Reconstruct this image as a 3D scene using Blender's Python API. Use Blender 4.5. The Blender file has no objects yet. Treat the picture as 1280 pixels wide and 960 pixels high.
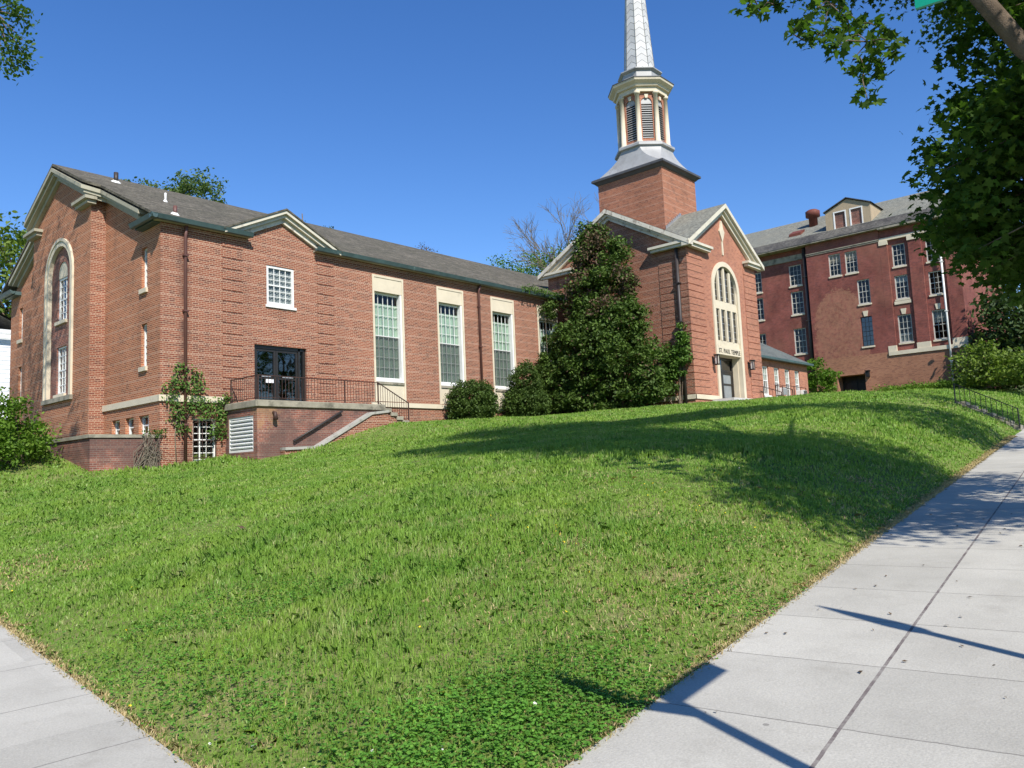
import bpy, bmesh, math, random
import numpy as np
from mathutils import Vector, Matrix
from mathutils.geometry import tessellate_polygon

# ------------------------------------------------------------------ camera, sky, sun, exposure
scene = bpy.context.scene
col = scene.collection
rnd = random.Random(7)
rng = np.random.default_rng(11)
YAW, PITCH, ROLL = math.radians(41.75), math.radians(6.05), math.radians(-2.45)
fwd = Vector((math.cos(PITCH) * math.cos(YAW), math.cos(PITCH) * math.sin(YAW), math.sin(PITCH)))
rgt = fwd.cross(Vector((0, 0, 1))).normalized()
upv = rgt.cross(fwd)
cr, sr = math.cos(ROLL), math.sin(ROLL)
r2 = rgt * cr + upv * sr
u2 = upv * cr - rgt * sr
cam_d = bpy.data.cameras.new('camera')
cam = bpy.data.objects.new('camera', cam_d)
col.objects.link(cam)
cam.matrix_world = Matrix(((r2.x, u2.x, -fwd.x, 0), (r2.y, u2.y, -fwd.y, 0), (r2.z, u2.z, -fwd.z, 0), (0, 0, 0, 1)))
cam_d.sensor_width = 36
cam_d.lens = 28.125
cam_d.clip_start = 0.05
cam_d.clip_end = 3000
scene.camera = cam

SUN_AZ, SUN_EL = math.radians(63.5), math.radians(43.2)      # heading of the light, measured from +X
w = bpy.data.worlds.new('World')
scene.world = w
w.use_nodes = True
nt = w.node_tree
sky = nt.nodes.new('ShaderNodeTexSky')
sky.sky_type = 'NISHITA'
sky.sun_disc = False
sky.sun_elevation = SUN_EL
sky.sun_rotation = math.radians(206.5)
sky.altitude = 0
sky.air_density = 1.0
sky.dust_density = 0.0
sky.ozone_density = 3.0
bg = nt.nodes['Background']
bg.inputs['Strength'].default_value = 0.132
hs = nt.nodes.new('ShaderNodeHueSaturation')
hs.inputs['Saturation'].default_value = 1.27
hs.inputs['Hue'].default_value = 0.511
nt.links.new(sky.outputs[0], hs.inputs['Color'])
nt.links.new(hs.outputs[0], bg.inputs['Color'])
sun_d = bpy.data.lights.new('sun', 'SUN')
sun_d.energy = 5.0
sun_d.angle = math.radians(0.5)
sun_d.color = (1.0, 0.945, 0.86)
sun = bpy.data.objects.new('sun', sun_d)
col.objects.link(sun)
SUN = Vector((math.cos(SUN_AZ) * math.cos(SUN_EL), math.sin(SUN_AZ) * math.cos(SUN_EL), -math.sin(SUN_EL)))
sun.rotation_euler = SUN.to_track_quat('-Z', 'Y').to_euler()
sun.location = (-10, -20, 40)
vs = scene.view_settings
vs.view_transform = 'Standard'
vs.look = 'None'
vs.gamma = 1
vs.exposure = 0.42
vs.use_curve_mapping = False

# ------------------------------------------------------------------ materials
def nodes(name, rough=0.8, spec=0.3):
    m = bpy.data.materials.new(name)
    m.use_nodes = True
    t = m.node_tree
    b = t.nodes['Principled BSDF']
    b.inputs['Roughness'].default_value = rough
    b.inputs['Specular IOR Level'].default_value = spec
    return m, t, b

def N(t, kind, **kw):
    n = t.nodes.new(kind)
    for k, v in kw.items():
        if k in n.inputs.keys():
            n.inputs[k].default_value = v
        else:
            setattr(n, k, v)
    return n

def mixc(t, fac, a, b, mode='MIX'):
    n = t.nodes.new('ShaderNodeMix')
    n.data_type = 'RGBA'
    n.blend_type = mode
    for sock, v in ((n.inputs[0], fac), (n.inputs[6], a), (n.inputs[7], b)):
        if hasattr(v, 'links') or isinstance(v, bpy.types.NodeSocket):
            t.links.new(v, sock)
        elif isinstance(v, (tuple, list)):
            sock.default_value = (v[0], v[1], v[2], 1)
        else:
            sock.default_value = v
    return n.outputs[2]

def math_(t, op, a, b=None, clamp=False):
    n = t.nodes.new('ShaderNodeMath')
    n.operation = op
    n.use_clamp = clamp
    for s, v in ((n.inputs[0], a), (n.inputs[1], b)):
        if v is None:
            continue
        if isinstance(v, bpy.types.NodeSocket):
            t.links.new(v, s)
        else:
            s.default_value = v
    return n.outputs[0]

def ramp(t, fac, stops):
    n = t.nodes.new('ShaderNodeValToRGB')
    e = n.color_ramp.elements
    while len(e) < len(stops):
        e.new(0.5)
    for el, (p, c) in zip(e, stops):
        el.position = p
        el.color = (c[0], c[1], c[2], 1) if isinstance(c, (tuple, list)) else (c, c, c, 1)
    t.links.new(fac, n.inputs[0])
    return n.outputs[0]

def noise(t, vec, scale, detail=4, rough=0.55):
    n = N(t, 'ShaderNodeTexNoise', Scale=scale, Detail=detail, Roughness=rough)
    if vec is not None:
        t.links.new(vec, n.inputs['Vector'])
    return n.outputs['Fac']

def posv(t):
    return t.nodes.new('ShaderNodeNewGeometry').outputs['Position']

def uvv(t):
    return t.nodes.new('ShaderNodeTexCoord').outputs['UV']

def plain(name, c, rough=0.7, spec=0.3, var=0.12, scale=3.0, metal=0.0, bump=0.0, dirt=None):
    m, t, b = nodes(name, rough, spec)
    p = posv(t)
    f = noise(t, p, scale, 6)
    lo = tuple(x * (1 - var) for x in c)
    hi = tuple(min(1, x * (1 + var)) for x in c)
    o = ramp(t, f, [(0.3, lo), (0.7, hi)])
    if dirt:
        f2 = noise(t, p, dirt[1], 8, 0.65)
        o = mixc(t, ramp(t, f2, [(dirt[2], 0), (dirt[2] + 0.15, 1)]), o, dirt[0])
    t.links.new(o, b.inputs['Base Color'])
    b.inputs['Metallic'].default_value = metal
    if bump:
        bn = N(t, 'ShaderNodeBump', Strength=bump, Distance=0.02)
        t.links.new(noise(t, p, scale * 12, 5), bn.inputs['Height'])
        t.links.new(bn.outputs[0], b.inputs['Normal'])
    return m

def brick(name, c1, c2, c3, mortar, header=True, stain=None, patch=None, msize=0.007, streaks=()):
    m, t, b = nodes(name, 0.9, 0.15)
    uv = uvv(t)
    def tex(width, off):
        n = N(t, 'ShaderNodeTexBrick', Scale=1.0)
        n.offset = off
        n.inputs['Brick Width'].default_value = width
        n.inputs['Row Height'].default_value = 0.0677
        n.inputs['Mortar Size'].default_value = msize
        n.inputs['Mortar Smooth'].default_value = 0.15
        n.inputs['Bias'].default_value = -0.1
        n.inputs['Color1'].default_value = (*c1, 1)
        n.inputs['Color2'].default_value = (*c2, 1)
        n.inputs['Mortar'].default_value = (*mortar, 1)
        t.links.new(uv, n.inputs['Vector'])
        return n
    A = tex(0.212, 0.5)
    colo, fac = A.outputs['Color'], A.outputs['Fac']
    if header:
        B = tex(0.106, 0.5)
        sep = t.nodes.new('ShaderNodeSeparateXYZ')
        t.links.new(uv, sep.inputs[0])
        row = math_(t, 'FLOOR', math_(t, 'DIVIDE', sep.outputs[1], 0.0677))
        hd = math_(t, 'LESS_THAN', math_(t, 'FLOORED_MODULO', row, 6.0), 0.5)
        colo = mixc(t, hd, colo, B.outputs['Color'])
        fm = t.nodes.new('ShaderNodeMix')
        t.links.new(hd, fm.inputs[0]); t.links.new(fac, fm.inputs[2]); t.links.new(B.outputs['Fac'], fm.inputs[3])
        fac = fm.outputs[0]
        colo = mixc(t, math_(t, 'MULTIPLY', hd, 0.16), colo, (0.55, 0.42, 0.33))
    # a third, darker brick scattered singly
    sc = N(t, 'ShaderNodeMapping')
    sc.inputs['Scale'].default_value = (1 / 0.212, 1 / 0.0677, 1)
    t.links.new(uv, sc.inputs[0])
    wn = t.nodes.new('ShaderNodeTexWhiteNoise')
    fl = t.nodes.new('ShaderNodeVectorMath'); fl.operation = 'FLOOR'
    t.links.new(sc.outputs[0], fl.inputs[0]); t.links.new(fl.outputs[0], wn.inputs[0])
    pick = math_(t, 'MULTIPLY', math_(t, 'GREATER_THAN', wn.outputs['Value'], 0.8), math_(t, 'SUBTRACT', 1.0, fac))
    colo = mixc(t, math_(t, 'MULTIPLY', pick, 0.7), colo, c3)
    p = posv(t)
    big = noise(t, p, 0.35, 5, 0.6)
    colo = mixc(t, 1.0, colo, ramp(t, big, [(0.3, 0.84), (0.7, 1.12)]), 'MULTIPLY')
    st = N(t, 'ShaderNodeMapping'); st.inputs['Scale'].default_value = (2.2, 2.2, 0.25)
    t.links.new(p, st.inputs[0])
    streak = noise(t, st.outputs[0], 1.0, 5, 0.6)
    colo = mixc(t, ramp(t, streak, [(0.56, 0), (0.76, 0.28)]), colo, (0.10, 0.065, 0.055))
    if name == 'maroon_brick':
        colo = mixc(t, 1.0, colo, ramp(t, noise(t, p, 0.8, 8, 0.72), [(0.32, 0.68), (0.68, 1.32)]), 'MULTIPLY')
        colo = mixc(t, ramp(t, noise(t, p, 0.22, 5, 0.6), [(0.48, 0), (0.66, 0.45)]), colo, (0.27, 0.13, 0.085))
    if stain:
        f2 = noise(t, p, stain[1], 6, 0.6)
        colo = mixc(t, ramp(t, f2, [(stain[2], 0), (stain[2] + 0.14, stain[3])]), colo, stain[0])
    for (u_, w_) in streaks:                                   # soot washed down beside a downspout
        sp_ = t.nodes.new('ShaderNodeSeparateXYZ'); t.links.new(uv, sp_.inputs[0])
        dd_ = math_(t, 'ABSOLUTE', math_(t, 'SUBTRACT', sp_.outputs[0], u_))
        k_ = math_(t, 'SUBTRACT', 1.0, math_(t, 'DIVIDE', dd_, w_), True)
        k_ = math_(t, 'MULTIPLY', k_, ramp(t, noise(t, p, 1.6, 6, .7), [(.35, 0), (.6, .85)]))
        colo = mixc(t, k_, colo, (0.075, 0.045, 0.04))
    if patch:
        # newer brick infill with a shape of its own (u0,u1,v0,v1,colour,blur)
        sp = t.nodes.new('ShaderNodeSeparateXYZ')
        t.links.new(uv, sp.inputs[0])
        wob = math_(t, 'MULTIPLY', math_(t, 'SUBTRACT', noise(t, p, 2.4, 8, 0.7), 0.5), 2.2)
        spk = ramp(t, noise(t, p, 3.5, 8, 0.75), [(0.35, 0.1), (0.65, 0.85)])
        for (u0, u1, v0, v1, c) in patch:
            a = math_(t, 'GREATER_THAN', math_(t, 'ADD', sp.outputs[0], wob), u0)
            bb = math_(t, 'LESS_THAN', math_(t, 'ADD', sp.outputs[0], wob), u1)
            cc = math_(t, 'GREATER_THAN', math_(t, 'ADD', sp.outputs[1], wob), v0)
            du = math_(t, 'SUBTRACT', sp.outputs[0], (u0 + u1) / 2)
            d = math_(t, 'LESS_THAN', math_(t, 'ADD', math_(t, 'ADD', sp.outputs[1], wob), math_(t, 'MULTIPLY', math_(t, 'MULTIPLY', du, du), 0.4)), v1)
            k = math_(t, 'MULTIPLY', math_(t, 'MULTIPLY', a, bb), math_(t, 'MULTIPLY', cc, d))
            colo = mixc(t, math_(t, 'MULTIPLY', math_(t, 'MULTIPLY', k, 0.8), spk), colo, c)
    t.links.new(colo, b.inputs['Base Color'])
    bn = N(t, 'ShaderNodeBump', Strength=0.5, Distance=0.006)
    bn.invert = True
    t.links.new(fac, bn.inputs['Height'])
    t.links.new(bn.outputs[0], b.inputs['Normal'])
    return m

def shingle(name, c1, c2, c3, row=0.14, width=0.3):
    m, t, b = nodes(name, 0.9, 0.15)
    uv = uvv(t)
    n = N(t, 'ShaderNodeTexBrick', Scale=1.0)
    n.offset = 0.5
    n.inputs['Brick Width'].default_value = width
    n.inputs['Row Height'].default_value = row
    n.inputs['Mortar Size'].default_value = 0.012
    n.inputs['Mortar Smooth'].default_value = 0.3
    n.inputs['Color1'].default_value = (*c1, 1)
    n.inputs['Color2'].default_value = (*c2, 1)
    n.inputs['Mortar'].default_value = (*[x * 0.45 for x in c1], 1)
    t.links.new(uv, n.inputs['Vector'])
    p = posv(t)
    o = mixc(t, ramp(t, noise(t, p, 0.6, 6, 0.65), [(0.4, 0), (0.75, 0.7)]), n.outputs['Color'], c3)
    o = mixc(t, 1.0, o, ramp(t, noise(t, p, 5.5, 5, 0.75), [(0.32, 0.55), (0.68, 1.5)]), 'MULTIPLY')
    t.links.new(o, b.inputs['Base Color'])
    bn = N(t, 'ShaderNodeBump', Strength=0.5, Distance=0.012)
    bn.invert = True
    t.links.new(n.outputs['Fac'], bn.inputs['Height'])
    t.links.new(bn.outputs[0], b.inputs['Normal'])
    return m

def leafmat(name, c1, c2, c3, trans=0.35, rough=0.6):
    m, t, b = nodes(name, rough, 0.2)
    g = t.nodes.new('ShaderNodeNewGeometry')
    o = ramp(t, g.outputs['Random Per Island'], [(0.0, c1), (0.55, c2), (1.0, c3)])
    o = mixc(t, 1.0, o, ramp(t, noise(t, g.outputs['Position'], 0.9, 3), [(0.3, 0.75), (0.7, 1.2)]), 'MULTIPLY')
    t.links.new(o, b.inputs['Base Color'])
    tr = t.nodes.new('ShaderNodeBsdfTranslucent')
    t.links.new(mixc(t, 1.0, o, (1.0, 1.15, 0.5), 'MULTIPLY'), tr.inputs[0])
    mx = t.nodes.new('ShaderNodeMixShader')
    mx.inputs[0].default_value = trans
    t.links.new(b.outputs[0], mx.inputs[1]); t.links.new(tr.outputs[0], mx.inputs[2])
    t.links.new(mx.outputs[0], t.nodes['Material Output'].inputs[0])
    return m

def glassmat(name, tint=(0.75, 0.82, 0.8), refl=0.12, rough=0.02):
    m = bpy.data.materials.new(name)
    m.use_nodes = True
    t = m.node_tree
    t.nodes.remove(t.nodes['Principled BSDF'])
    a = t.nodes.new('ShaderNodeBsdfTransparent'); a.inputs[0].default_value = (*tint, 1)
    g = t.nodes.new('ShaderNodeBsdfGlossy'); g.inputs['Roughness'].default_value = rough
    bp = N(t, 'ShaderNodeBump', Strength=0.06, Distance=0.05)
    t.links.new(noise(t, posv(t), 1.3, 2), bp.inputs['Height'])
    t.links.new(bp.outputs[0], g.inputs['Normal'])
    lw = t.nodes.new('ShaderNodeLayerWeight'); lw.inputs[0].default_value = 0.5
    f = math_(t, 'ADD', math_(t, 'MULTIPLY', math_(t, 'POWER', lw.outputs['Facing'], 4.0), 0.8), refl, True)
    mx = t.nodes.new('ShaderNodeMixShader')
    t.links.new(f, mx.inputs[0]); t.links.new(a.outputs[0], mx.inputs[1]); t.links.new(g.outputs[0], mx.inputs[2])
    t.links.new(mx.outputs[0], t.nodes['Material Output'].inputs[0])
    return m

M = {}
M['brick'] = brick('red_brick', (0.265, 0.088, 0.053), (0.200, 0.062, 0.040), (0.110, 0.040, 0.034), (0.44, 0.305, 0.21), msize=0.0094, streaks=[(13.06, .30), (27.92, .14)])
M['brick_side'] = brick('grazing_lit_brick', (0.37, 0.128, 0.066), (0.28, 0.092, 0.050), (0.17, 0.062, 0.042), (0.52, 0.335, 0.205), msize=0.0098)  # lighter, oranger red brick: grazing sunlight on the gable put into the colour
M['brick_tower'] = brick('tower_brick', (0.36, 0.128, 0.072), (0.27, 0.09, 0.052), (0.17, 0.06, 0.045), (0.42, 0.28, 0.19), msize=0.008)
M['brick_plain'] = brick('salmon_brick', (0.39, 0.155, 0.093), (0.32, 0.12, 0.072), (0.22, 0.08, 0.056), (0.46, 0.29, 0.21), header=False, msize=0.007)
M['brick_stained'] = brick('stained_brick', (0.33, 0.12, 0.08), (0.25, 0.085, 0.06), (0.15, 0.06, 0.05), (0.40, 0.31, 0.25), stain=((0.085, 0.06, 0.055), 0.5, 0.42, 0.7), patch=[(14.3, 15.5, 1.9, 2.9, (0.40, 0.24, 0.12)), (24.3, 25.2, 2.2, 2.9, (0.40, 0.24, 0.12))])
M['brick_old'] = brick('maroon_brick', (0.225, 0.064, 0.050), (0.175, 0.050, 0.042), (0.12, 0.04, 0.038), (0.27, 0.15, 0.12), header=False, msize=0.007,
                       patch=[(21.9, 26.3, 8.0, 14.3, (0.40, 0.215, 0.13))])
M['brick_tan'] = brick('tan_brick', (0.36, 0.17, 0.10), (0.29, 0.125, 0.075), (0.2, 0.08, 0.055), (0.36, 0.24, 0.16), header=False, msize=0.007)
M['stone'] = plain('limestone', (0.60, 0.53, 0.40), 0.85, 0.2, 0.08, 1.5, dirt=((0.38, 0.33, 0.26), 1.3, 0.58))
M['stone_grey'] = plain('weathered_stone', (0.29, 0.265, 0.205), 0.9, 0.2, 0.2, 2.5, bump=0.3, dirt=((0.14, 0.13, 0.10), 2.0, 0.5))
M['concrete'] = plain('pale_concrete', (0.46, 0.45, 0.42), 0.9, 0.2, 0.1, 2.0, bump=0.2, dirt=((0.25, 0.24, 0.21), 3.0, 0.6))
M['coping'] = plain('grey_coping', (0.36, 0.35, 0.31), 0.9, 0.2, 0.12, 2.0, bump=0.2, dirt=((0.18, 0.17, 0.14), 3.0, 0.52))
M['white'] = plain('white_paint', (0.72, 0.72, 0.69), 0.5, 0.4, 0.04, 4.0, dirt=((0.55, 0.53, 0.48), 2.5, 0.66))
M['old_white'] = plain('weathered_white_paint', (0.50, 0.49, 0.44), 0.7, 0.2, 0.12, 4.0, dirt=((0.30, 0.28, 0.24), 3.0, 0.6))
M['cream'] = plain('cream_paint', (0.58, 0.54, 0.43), 0.6, 0.3, 0.08, 2.0, dirt=((0.40, 0.36, 0.29), 2.2, 0.55))
M['peeling'] = plain('peeling_paint', (0.62, 0.58, 0.48), 0.7, 0.2, 0.1, 2.0, dirt=((0.22, 0.18, 0.14), 3.2, 0.52))
M['soffit'] = plain('grey_green_wood', (0.36, 0.34, 0.26), 0.7, 0.2, 0.12, 2.0, dirt=((0.22, 0.2, 0.15), 2.0, 0.55))
M['copper'] = plain('copper_green_gutter', (0.055, 0.095, 0.095), 0.5, 0.5, 0.25, 2.5, dirt=((0.20, 0.27, 0.26), 2.4, 0.6))
M['pipe'] = plain('brown_pipe', (0.115, 0.052, 0.042), 0.5, 0.4, 0.15, 2.0)
M['pipe_dark'] = plain('dark_pipe', (0.04, 0.032, 0.03), 0.5, 0.4, 0.15, 2.0)
M['iron'] = plain('rusty_iron', (0.055, 0.028, 0.022), 0.6, 0.4, 0.3, 5.0)
M['black'] = plain('black_iron', (0.015, 0.015, 0.015), 0.5, 0.4, 0.2, 5.0)
M['bronze'] = plain('dark_bronze', (0.020, 0.017, 0.015), 0.35, 0.5, 0.2, 3.0)
M['roof'] = shingle('grey_shingles', (0.150, 0.135, 0.105), (0.085, 0.078, 0.062), (0.07, 0.068, 0.048), 0.17, 0.42)
M['slate'] = shingle('green_grey_slate', (0.21, 0.21, 0.175), (0.165, 0.17, 0.145), (0.23, 0.215, 0.165), 0.2, 0.25)
M['slate_blue'] = shingle('blue_grey_slate', (0.125, 0.14, 0.135), (0.095, 0.108, 0.105), (0.14, 0.15, 0.13), 0.18, 0.25)
M['slate_dark'] = shingle('mossy_dark_slate', (0.075, 0.07, 0.066), (0.05, 0.05, 0.05), (0.17, 0.16, 0.135), 0.2, 0.25)
M['metal'] = plain('zinc_sheet', (0.36, 0.36, 0.35), 0.55, 0.4, 0.12, 1.2, metal=0.15, dirt=((0.27, 0.26, 0.25), 0.9, 0.55))
M['metal_dark'] = plain('dark_flashing', (0.075, 0.075, 0.078), 0.5, 0.4, 0.2, 2.0)
M['curtain'] = plain('pale_green_curtain', (0.31, 0.41, 0.32), 0.9, 0.1, 0.12, 3.0)
M['blind'] = plain('grey_blind', (0.22, 0.24, 0.24), 0.6, 0.4, 0.15, 2.0)
M['screen'] = None
M['glass'] = glassmat('window_glass', (0.90, 0.93, 0.91), refl=0.045)
M['glass_dark'] = glassmat('dark_glass', (0.10, 0.11, 0.12), 0.14)
M['dark'] = plain('dark_interior', (0.014, 0.014, 0.015), 0.9, 0.1, 0.2)
M['asphalt'] = plain('asphalt', (0.05, 0.05, 0.052), 0.9, 0.2, 0.2, 6.0, bump=0.3)
M['green_sign'] = plain('green_sign_face', (0.0, 0.27, 0.17), 0.4, 0.4, 0.03)
M['galv'] = plain('galvanised_steel', (0.40, 0.40, 0.40), 0.45, 0.5, 0.1, metal=0.6)
M['bark'] = plain('bark', (0.15, 0.115, 0.085), 0.95, 0.1, 0.35, 6.0, bump=0.8)
M['twig'] = plain('grey_twigs', (0.19, 0.165, 0.125), 0.95, 0.1, 0.3, 3.0)
M['rust'] = plain('rust_red_metal', (0.145, 0.045, 0.03), 0.7, 0.3, 0.25, 4.0)
M['tan_board'] = plain('tan_board', (0.38, 0.30, 0.20), 0.85, 0.2, 0.08, 2.0, dirt=((0.24, 0.17, 0.11), 3.0, 0.6))
M['board_white'] = plain('white_siding', (0.75, 0.77, 0.80), 0.6, 0.3, 0.04)
M['paper'] = plain('white_notice', (0.8, 0.8, 0.8), 0.7, 0.2, 0.02)
M['letter'] = plain('black_letters', (0.03, 0.03, 0.03), 0.6, 0.3, 0.05)
M['lamp_glass'] = plain('frosted_lamp_glass', (0.55, 0.53, 0.50), 0.3, 0.5, 0.05)
def _screen():
    m = bpy.data.materials.new('insect_screen'); m.use_nodes = True
    t = m.node_tree; b = t.nodes['Principled BSDF']
    b.inputs['Base Color'].default_value = (0.05, 0.055, 0.055, 1); b.inputs['Roughness'].default_value = 0.8
    a = t.nodes.new('ShaderNodeBsdfTransparent')
    mx = t.nodes.new('ShaderNodeMixShader'); mx.inputs[0].default_value = 0.48
    t.links.new(a.outputs[0], mx.inputs[1]); t.links.new(b.outputs[0], mx.inputs[2])
    t.links.new(mx.outputs[0], t.nodes['Material Output'].inputs[0])
    return m
M['screen'] = _screen()
def _spire():
    m, t, b = nodes('chevron_zinc', 0.6, 0.35)
    uv = uvv(t)
    s = t.nodes.new('ShaderNodeSeparateXYZ'); t.links.new(uv, s.inputs[0])
    v = math_(t, 'ADD', s.outputs[1], math_(t, 'MULTIPLY', math_(t, 'ABSOLUTE', s.outputs[0]), 0.75))
    fr = math_(t, 'FRACT', math_(t, 'DIVIDE', v, 0.42))
    line = math_(t, 'LESS_THAN', fr, 0.085)
    p = posv(t)
    o = ramp(t, noise(t, p, 1.5, 5), [(0.3, (0.46, 0.46, 0.455)), (0.7, (0.58, 0.58, 0.565))])
    wn = t.nodes.new('ShaderNodeTexWhiteNoise'); wn.noise_dimensions = '1D'
    t.links.new(math_(t, 'FLOOR', math_(t, 'DIVIDE', v, 0.42)), wn.inputs['W'])
    o = mixc(t, 1.0, o, ramp(t, wn.outputs['Value'], [(0, 0.85), (1, 1.05)]), 'MULTIPLY')
    o = mixc(t, line, o, (0.12, 0.12, 0.125))
    t.links.new(o, b.inputs['Base Color'])
    return m
M['spire'] = _spire()

L_maple = leafmat('maple_leaves', (0.042, 0.092, 0.014), (0.066, 0.132, 0.021), (0.12, 0.20, 0.034), 0.5)
L_dark = leafmat('dark_evergreen_leaves', (0.046, 0.085, 0.016), (0.072, 0.125, 0.022), (0.12, 0.185, 0.038), 0.25, 0.6)
L_ivy = leafmat('ivy_leaves', (0.060, 0.125, 0.022), (0.095, 0.185, 0.032), (0.16, 0.26, 0.055), 0.35)
L_shrub = leafmat('clipped_shrub_leaves', (0.045, 0.080, 0.017), (0.07, 0.12, 0.024), (0.11, 0.165, 0.036), 0.25)
L_bright = leafmat('fresh_green_leaves', (0.08, 0.16, 0.018), (0.12, 0.225, 0.025), (0.18, 0.29, 0.04), 0.4)
L_yellow = leafmat('yellow_green_leaves', (0.10, 0.16, 0.025), (0.15, 0.22, 0.035), (0.20, 0.27, 0.05), 0.4)
L_pale = leafmat('pale_spring_leaves', (0.07, 0.12, 0.035), (0.11, 0.17, 0.05), (0.16, 0.22, 0.075), 0.4)
L_brown = leafmat('dry_brown_leaves', (0.09, 0.06, 0.035), (0.13, 0.085, 0.05), (0.17, 0.12, 0.08), 0.2)
L_wood = leafmat('far_wood_leaves', (0.035, 0.065, 0.02), (0.055, 0.095, 0.03), (0.09, 0.13, 0.045), 0.3)

# ------------------------------------------------------------------ object helpers
def link(o, parent=None):
    col.objects.link(o)
    if parent is not None:
        o.parent = parent
    return o

def root_loc(parent):
    p = parent
    while p is not None and p.parent is not None:
        p = p.parent
    return np.array(p.location) if p is not None else np.zeros(3)

def tag(o, label=None, cat=None, group=None, kind=None):
    if label: o['label'] = label
    if cat: o['category'] = cat
    if group: o['group'] = group
    if kind: o['kind'] = kind
    return o

def thing(name, label, cat, loc, group=None):
    o = bpy.data.objects.new(name, None)
    o.empty_display_size = 0.3
    col.objects.link(o)
    o.location = loc
    return tag(o, label, cat, group)

class MB:
    def __init__(s):
        s.v = []; s.f = []; s.mi = []; s.sm = []
    def poly(s, pts, mi=0, sm=False):
        n = len(s.v)
        s.v += [tuple(p) for p in pts]
        s.f.append(tuple(range(n, n + len(pts)))); s.mi.append(mi); s.sm.append(sm)
    def hexa(s, p, mi=0):
        n = len(s.v)
        s.v += [tuple(q) for q in p]
        for f in ((0, 3, 2, 1), (4, 5, 6, 7), (0, 1, 5, 4), (1, 2, 6, 5), (2, 3, 7, 6), (3, 0, 4, 7)):
            s.f.append(tuple(n + i for i in f)); s.mi.append(mi); s.sm.append(False)
    def box(s, x0, x1, y0, y1, z0, z1, mi=0):
        s.hexa([(x0, y0, z0), (x1, y0, z0), (x1, y1, z0), (x0, y1, z0), (x0, y0, z1), (x1, y0, z1), (x1, y1, z1), (x0, y1, z1)], mi)
    def pbox(s, P, u0, u1, v0, v1, d0, d1, mi=0):
        s.hexa([P(u0, v0, d0), P(u1, v0, d0), P(u1, v0, d1), P(u0, v0, d1), P(u0, v1, d0), P(u1, v1, d0), P(u1, v1, d1), P(u0, v1, d1)], mi)
    def prism(s, P, pts, d0, d1, mi=0):
        n = len(pts)
        tri = tessellate_polygon([[Vector((u, v, 0)) for u, v in pts]])
        b = len(s.v)
        s.v += [tuple(P(u, v, d0)) for u, v in pts] + [tuple(P(u, v, d1)) for u, v in pts]
        for t3 in tri:
            s.f.append(tuple(b + i for i in t3)); s.mi.append(mi); s.sm.append(False)
            s.f.append(tuple(b + n + i for i in reversed(t3))); s.mi.append(mi); s.sm.append(False)
        for i in range(n):
            j = (i + 1) % n
            s.f.append((b + i, b + j, b + n + j, b + n + i)); s.mi.append(mi); s.sm.append(False)
    def ring(s, P, outer, inner, d0, d1, mi=0):
        # strip between two open polylines of equal length, with thickness
        n = len(outer)
        for i in range(n - 1):
            a, b2, c, d = outer[i], outer[i + 1], inner[i + 1], inner[i]
            s.hexa([P(*a, d0), P(*b2, d0), P(*c, d0), P(*d, d0), P(*a, d1), P(*b2, d1), P(*c, d1), P(*d, d1)], mi)
    def tube(s, path, r, n=8, mi=0, caps=True, sm=True):
        path = [Vector(p) for p in path]
        rr = r if isinstance(r, (list, tuple)) else [r] * len(path)
        b = len(s.v)
        prev = None
        for i, p in enumerate(path):
            t = (path[min(i + 1, len(path) - 1)] - path[max(i - 1, 0)])
            t = t.normalized() if t.length > 1e-9 else Vector((0, 0, 1))
            if prev is None:
                a = t.orthogonal().normalized()
            else:
                a = (prev - t * prev.dot(t))
                a = a.normalized() if a.length > 1e-6 else t.orthogonal().normalized()
            prev = a
            c = t.cross(a)
            for k in range(n):
                an = 2 * math.pi * k / n
                q = p + (a * math.cos(an) + c * math.sin(an)) * rr[i]
                s.v.append(tuple(q))
        for i in range(len(path) - 1):
            for k in range(n):
                k2 = (k + 1) % n
                s.f.append((b + i * n + k, b + i * n + k2, b + (i + 1) * n + k2, b + (i + 1) * n + k)); s.mi.append(mi); s.sm.append(sm)
        if caps:
            s.f.append(tuple(b + k for k in reversed(range(n)))); s.mi.append(mi); s.sm.append(False)
            e = b + (len(path) - 1) * n
            s.f.append(tuple(e + k for k in range(n))); s.mi.append(mi); s.sm.append(False)
    def beam(s, a, b, hw, hh, mi=0):
        a = Vector(a); b = Vector(b)
        t = (b - a).normalized()
        sd = t.cross(Vector((0, 0, 1)))
        sd = sd.normalized() if sd.length > 1e-5 else Vector((1, 0, 0))
        up = sd.cross(t)
        p = []
        for q in (a, b):
            p += [q - sd * hw - up * hh, q + sd * hw - up * hh, q + sd * hw + up * hh, q - sd * hw + up * hh]
        s.hexa(p, mi)
    def loops(s, rings, mi=0, sm=False, cap0=True, cap1=True):
        n = len(rings[0]); b = len(s.v)
        for r in rings: s.v += [tuple(p) for p in r]
        for i in range(len(rings) - 1):
            for k in range(n):
                k2 = (k + 1) % n
                s.f.append((b + i * n + k, b + i * n + k2, b + (i + 1) * n + k2, b + (i + 1) * n + k)); s.mi.append(mi); s.sm.append(sm)
        if cap0: s.f.append(tuple(b + k for k in reversed(range(n)))); s.mi.append(mi); s.sm.append(False)
        if cap1:
            e = b + (len(rings) - 1) * n
            s.f.append(tuple(e + k for k in range(n))); s.mi.append(mi); s.sm.append(False)
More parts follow.
